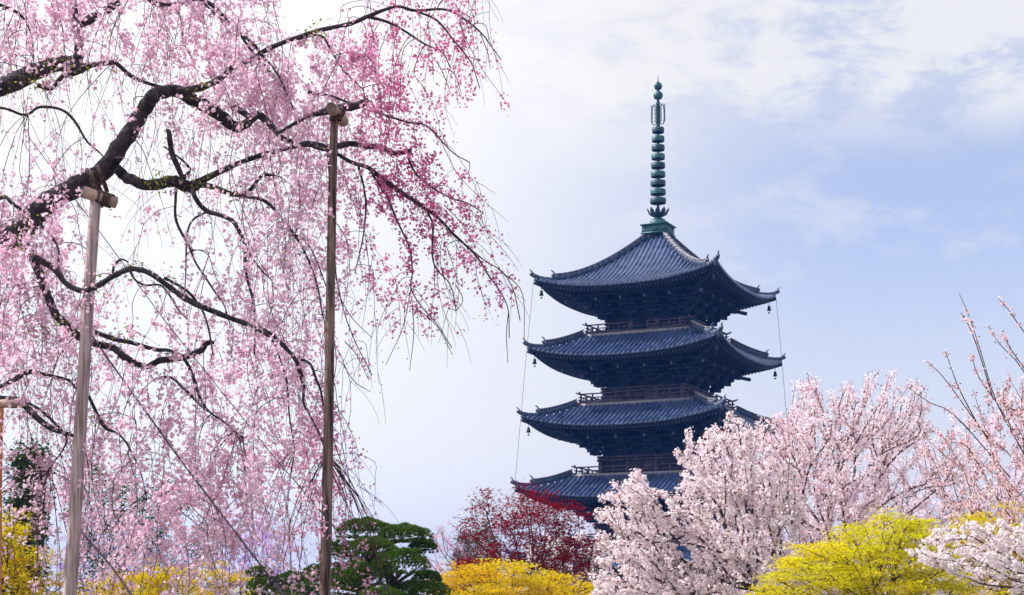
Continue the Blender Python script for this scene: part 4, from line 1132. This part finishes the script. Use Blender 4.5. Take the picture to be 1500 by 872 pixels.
# ------------------------------------------------------------------ timber props, ropes and stay wires
def prop(label, Y, top, bot_px, rt, rb, mat, log_a, log_b, rl, logmat, ropes, ends=True):
    tp = W(*top, Y); b872 = W(*bot_px, Y - .0)
    d_ = (b872 - tp); foot = tp + d_ * (tp[2] / -d_[2])
    o = empty('timber_prop', foot, label, 'tree prop', 'timber props under the weeping cherry')
    p = MB(); n = 26; t = np.linspace(0, 1, n)[:, None]
    P = foot * (1 - t) + tp * t + np.stack([np.sin(t[:, 0] * 5) * .012, np.cos(t[:, 0] * 4) * .012, t[:, 0] * 0], 1)
    p.tube(P - foot, np.linspace(rb, rt, n) * (1 + .02 * np.sin(np.arange(n) * 2.3)), 16); p.build('post', mat, o, smooth=True)
    la, lb = W(*log_a[:2], Y + log_a[2]), W(*log_b[:2], Y + log_b[2])
    q = MB(); t = np.linspace(0, 1, 9)[:, None]; q.tube(la * (1 - t) + lb * t - foot, rl * (1 + .03 * np.sin(np.arange(9) * 1.9)), 18, cap=False); lg = q.build('crossbar', logmat, o, smooth=True)
    u = (lb - la) / np.linalg.norm(lb - la)
    for c, s_ in ((la, -1), (lb, 1)): e = MB(); e.tube([c - foot + u * s_ * -.004, c - foot + u * s_ * .004], rl * .985, 18); e.build('log_end', M_logend, lg)
    r = MB()
    for kind, c, rad, ax in ropes:
        c = W(*c[:2], Y + c[2])
        ax = np.array(ax, float); ax /= np.linalg.norm(ax); s1 = np.cross(ax, [0, 1.0, .1]); s1 /= np.linalg.norm(s1); s2 = np.cross(ax, s1)
        turns = kind; t = np.linspace(0, 2 * math.pi * turns, 16 * turns)
        P = c + rad * (np.cos(t)[:, None] * s1 + np.sin(t)[:, None] * s2) + ax * (np.linspace(-.5, .5, len(t)) * .019 * turns)[:, None]
        r.tube(P - foot, .010, 6)
    r.build('rope', M_rope, o)
    return o
k15 = 15.4
prop('pinkish grey timber prop with a tied log crossbar under the thickest limb', 15.4, (142, 296), (100, 872), .052, .072, M_post_grey,
     (121, 281, -.10), (170, 297, .05), .056, M_log,
     [(3, (145, 289, -.02), .062, (1, 0, -.33)), (5, (157, 293, .0), .062, (1, 0, -.33)), (2, (137, 265, .35), .13, (.7, .2, .5)), (2, (150, 262, .35), .13, (.9, .2, .35)), (2, (142, 278, .15), .17, (.95, .1, .2))])
prop('dark brown weathered timber prop with a short log on top under the outer limb', 15.0, (492, 163), (474, 872), .037, .060, M_post_brown,
     (485, 158, -.16), (503, 178, .25), .052, M_log,
     [(3, (492, 172, -.03), .05, (.05, 0, 1)), (3, (496, 166, .05), .06, (.5, .8, -.5))])
prop('orange timber prop with a pale crossbar at the left edge', 15.2, (1, 598), (-6, 872), .042, .048, M_post_orange,
     (-26, 594, .05), (38, 589, -.05), .040, M_log, [(4, (20, 590, 0), .045, (1, 0, .1))])

def wire(label, pts, r, extra=None):
    P = np.array([W(x, y, Y) for x, y, Y in pts]); f_ = P[-1].copy()
    if f_[2] > 0:
        d_ = P[-1] - P[-2]; f_ = P[-1] + d_ * (P[-1][2] / -d_[2]); P = np.vstack([P, f_])
    o = empty('stay_wire', f_, label, 'stay wire', 'stay wires of the weeping cherry')
    m = MB(); m.tube(P - f_, r, 6); m.build('cable', M_wire, o)
    if extra:
        a, b = extra; A, B = W(*a), W(*b); e = MB(); e.tube([A - f_, B - f_], .020, 8); e.lathe([(0, 0), (.03, .01), (.03, .03), (0, .04)], A - f_, 8)
        L = (B - A); e.tube([A - f_ + L * .02, A - f_ + L * .12], .032, 8); e.tube([A - f_ + L * .9, B - f_], .032, 8)
        e.build('turnbuckle', M_wire, o)
wire('thick dark stay wire with a turnbuckle running down to the small pine', [(120, 470, 15.6), (154, 520, 15.4), (270, 682, 14.7), (400, 852, 14.0), (430, 892, 13.8)], .0085, ((398, 850, 14.0), (422, 880, 13.87)))
wire('thin dark stay wire crossing behind the grey prop and ending right of the pine', [(45, 205, 15.9), (150, 345, 15.6), (240, 468, 15.3), (400, 668, 14.8), (505, 790, 14.4), (585, 885, 14.1)], .0045)
wire('short dark stay wire low in front of the amber maple', [(120, 780, 14.6), (160, 826, 14.4), (196, 876, 14.2)], .0095)
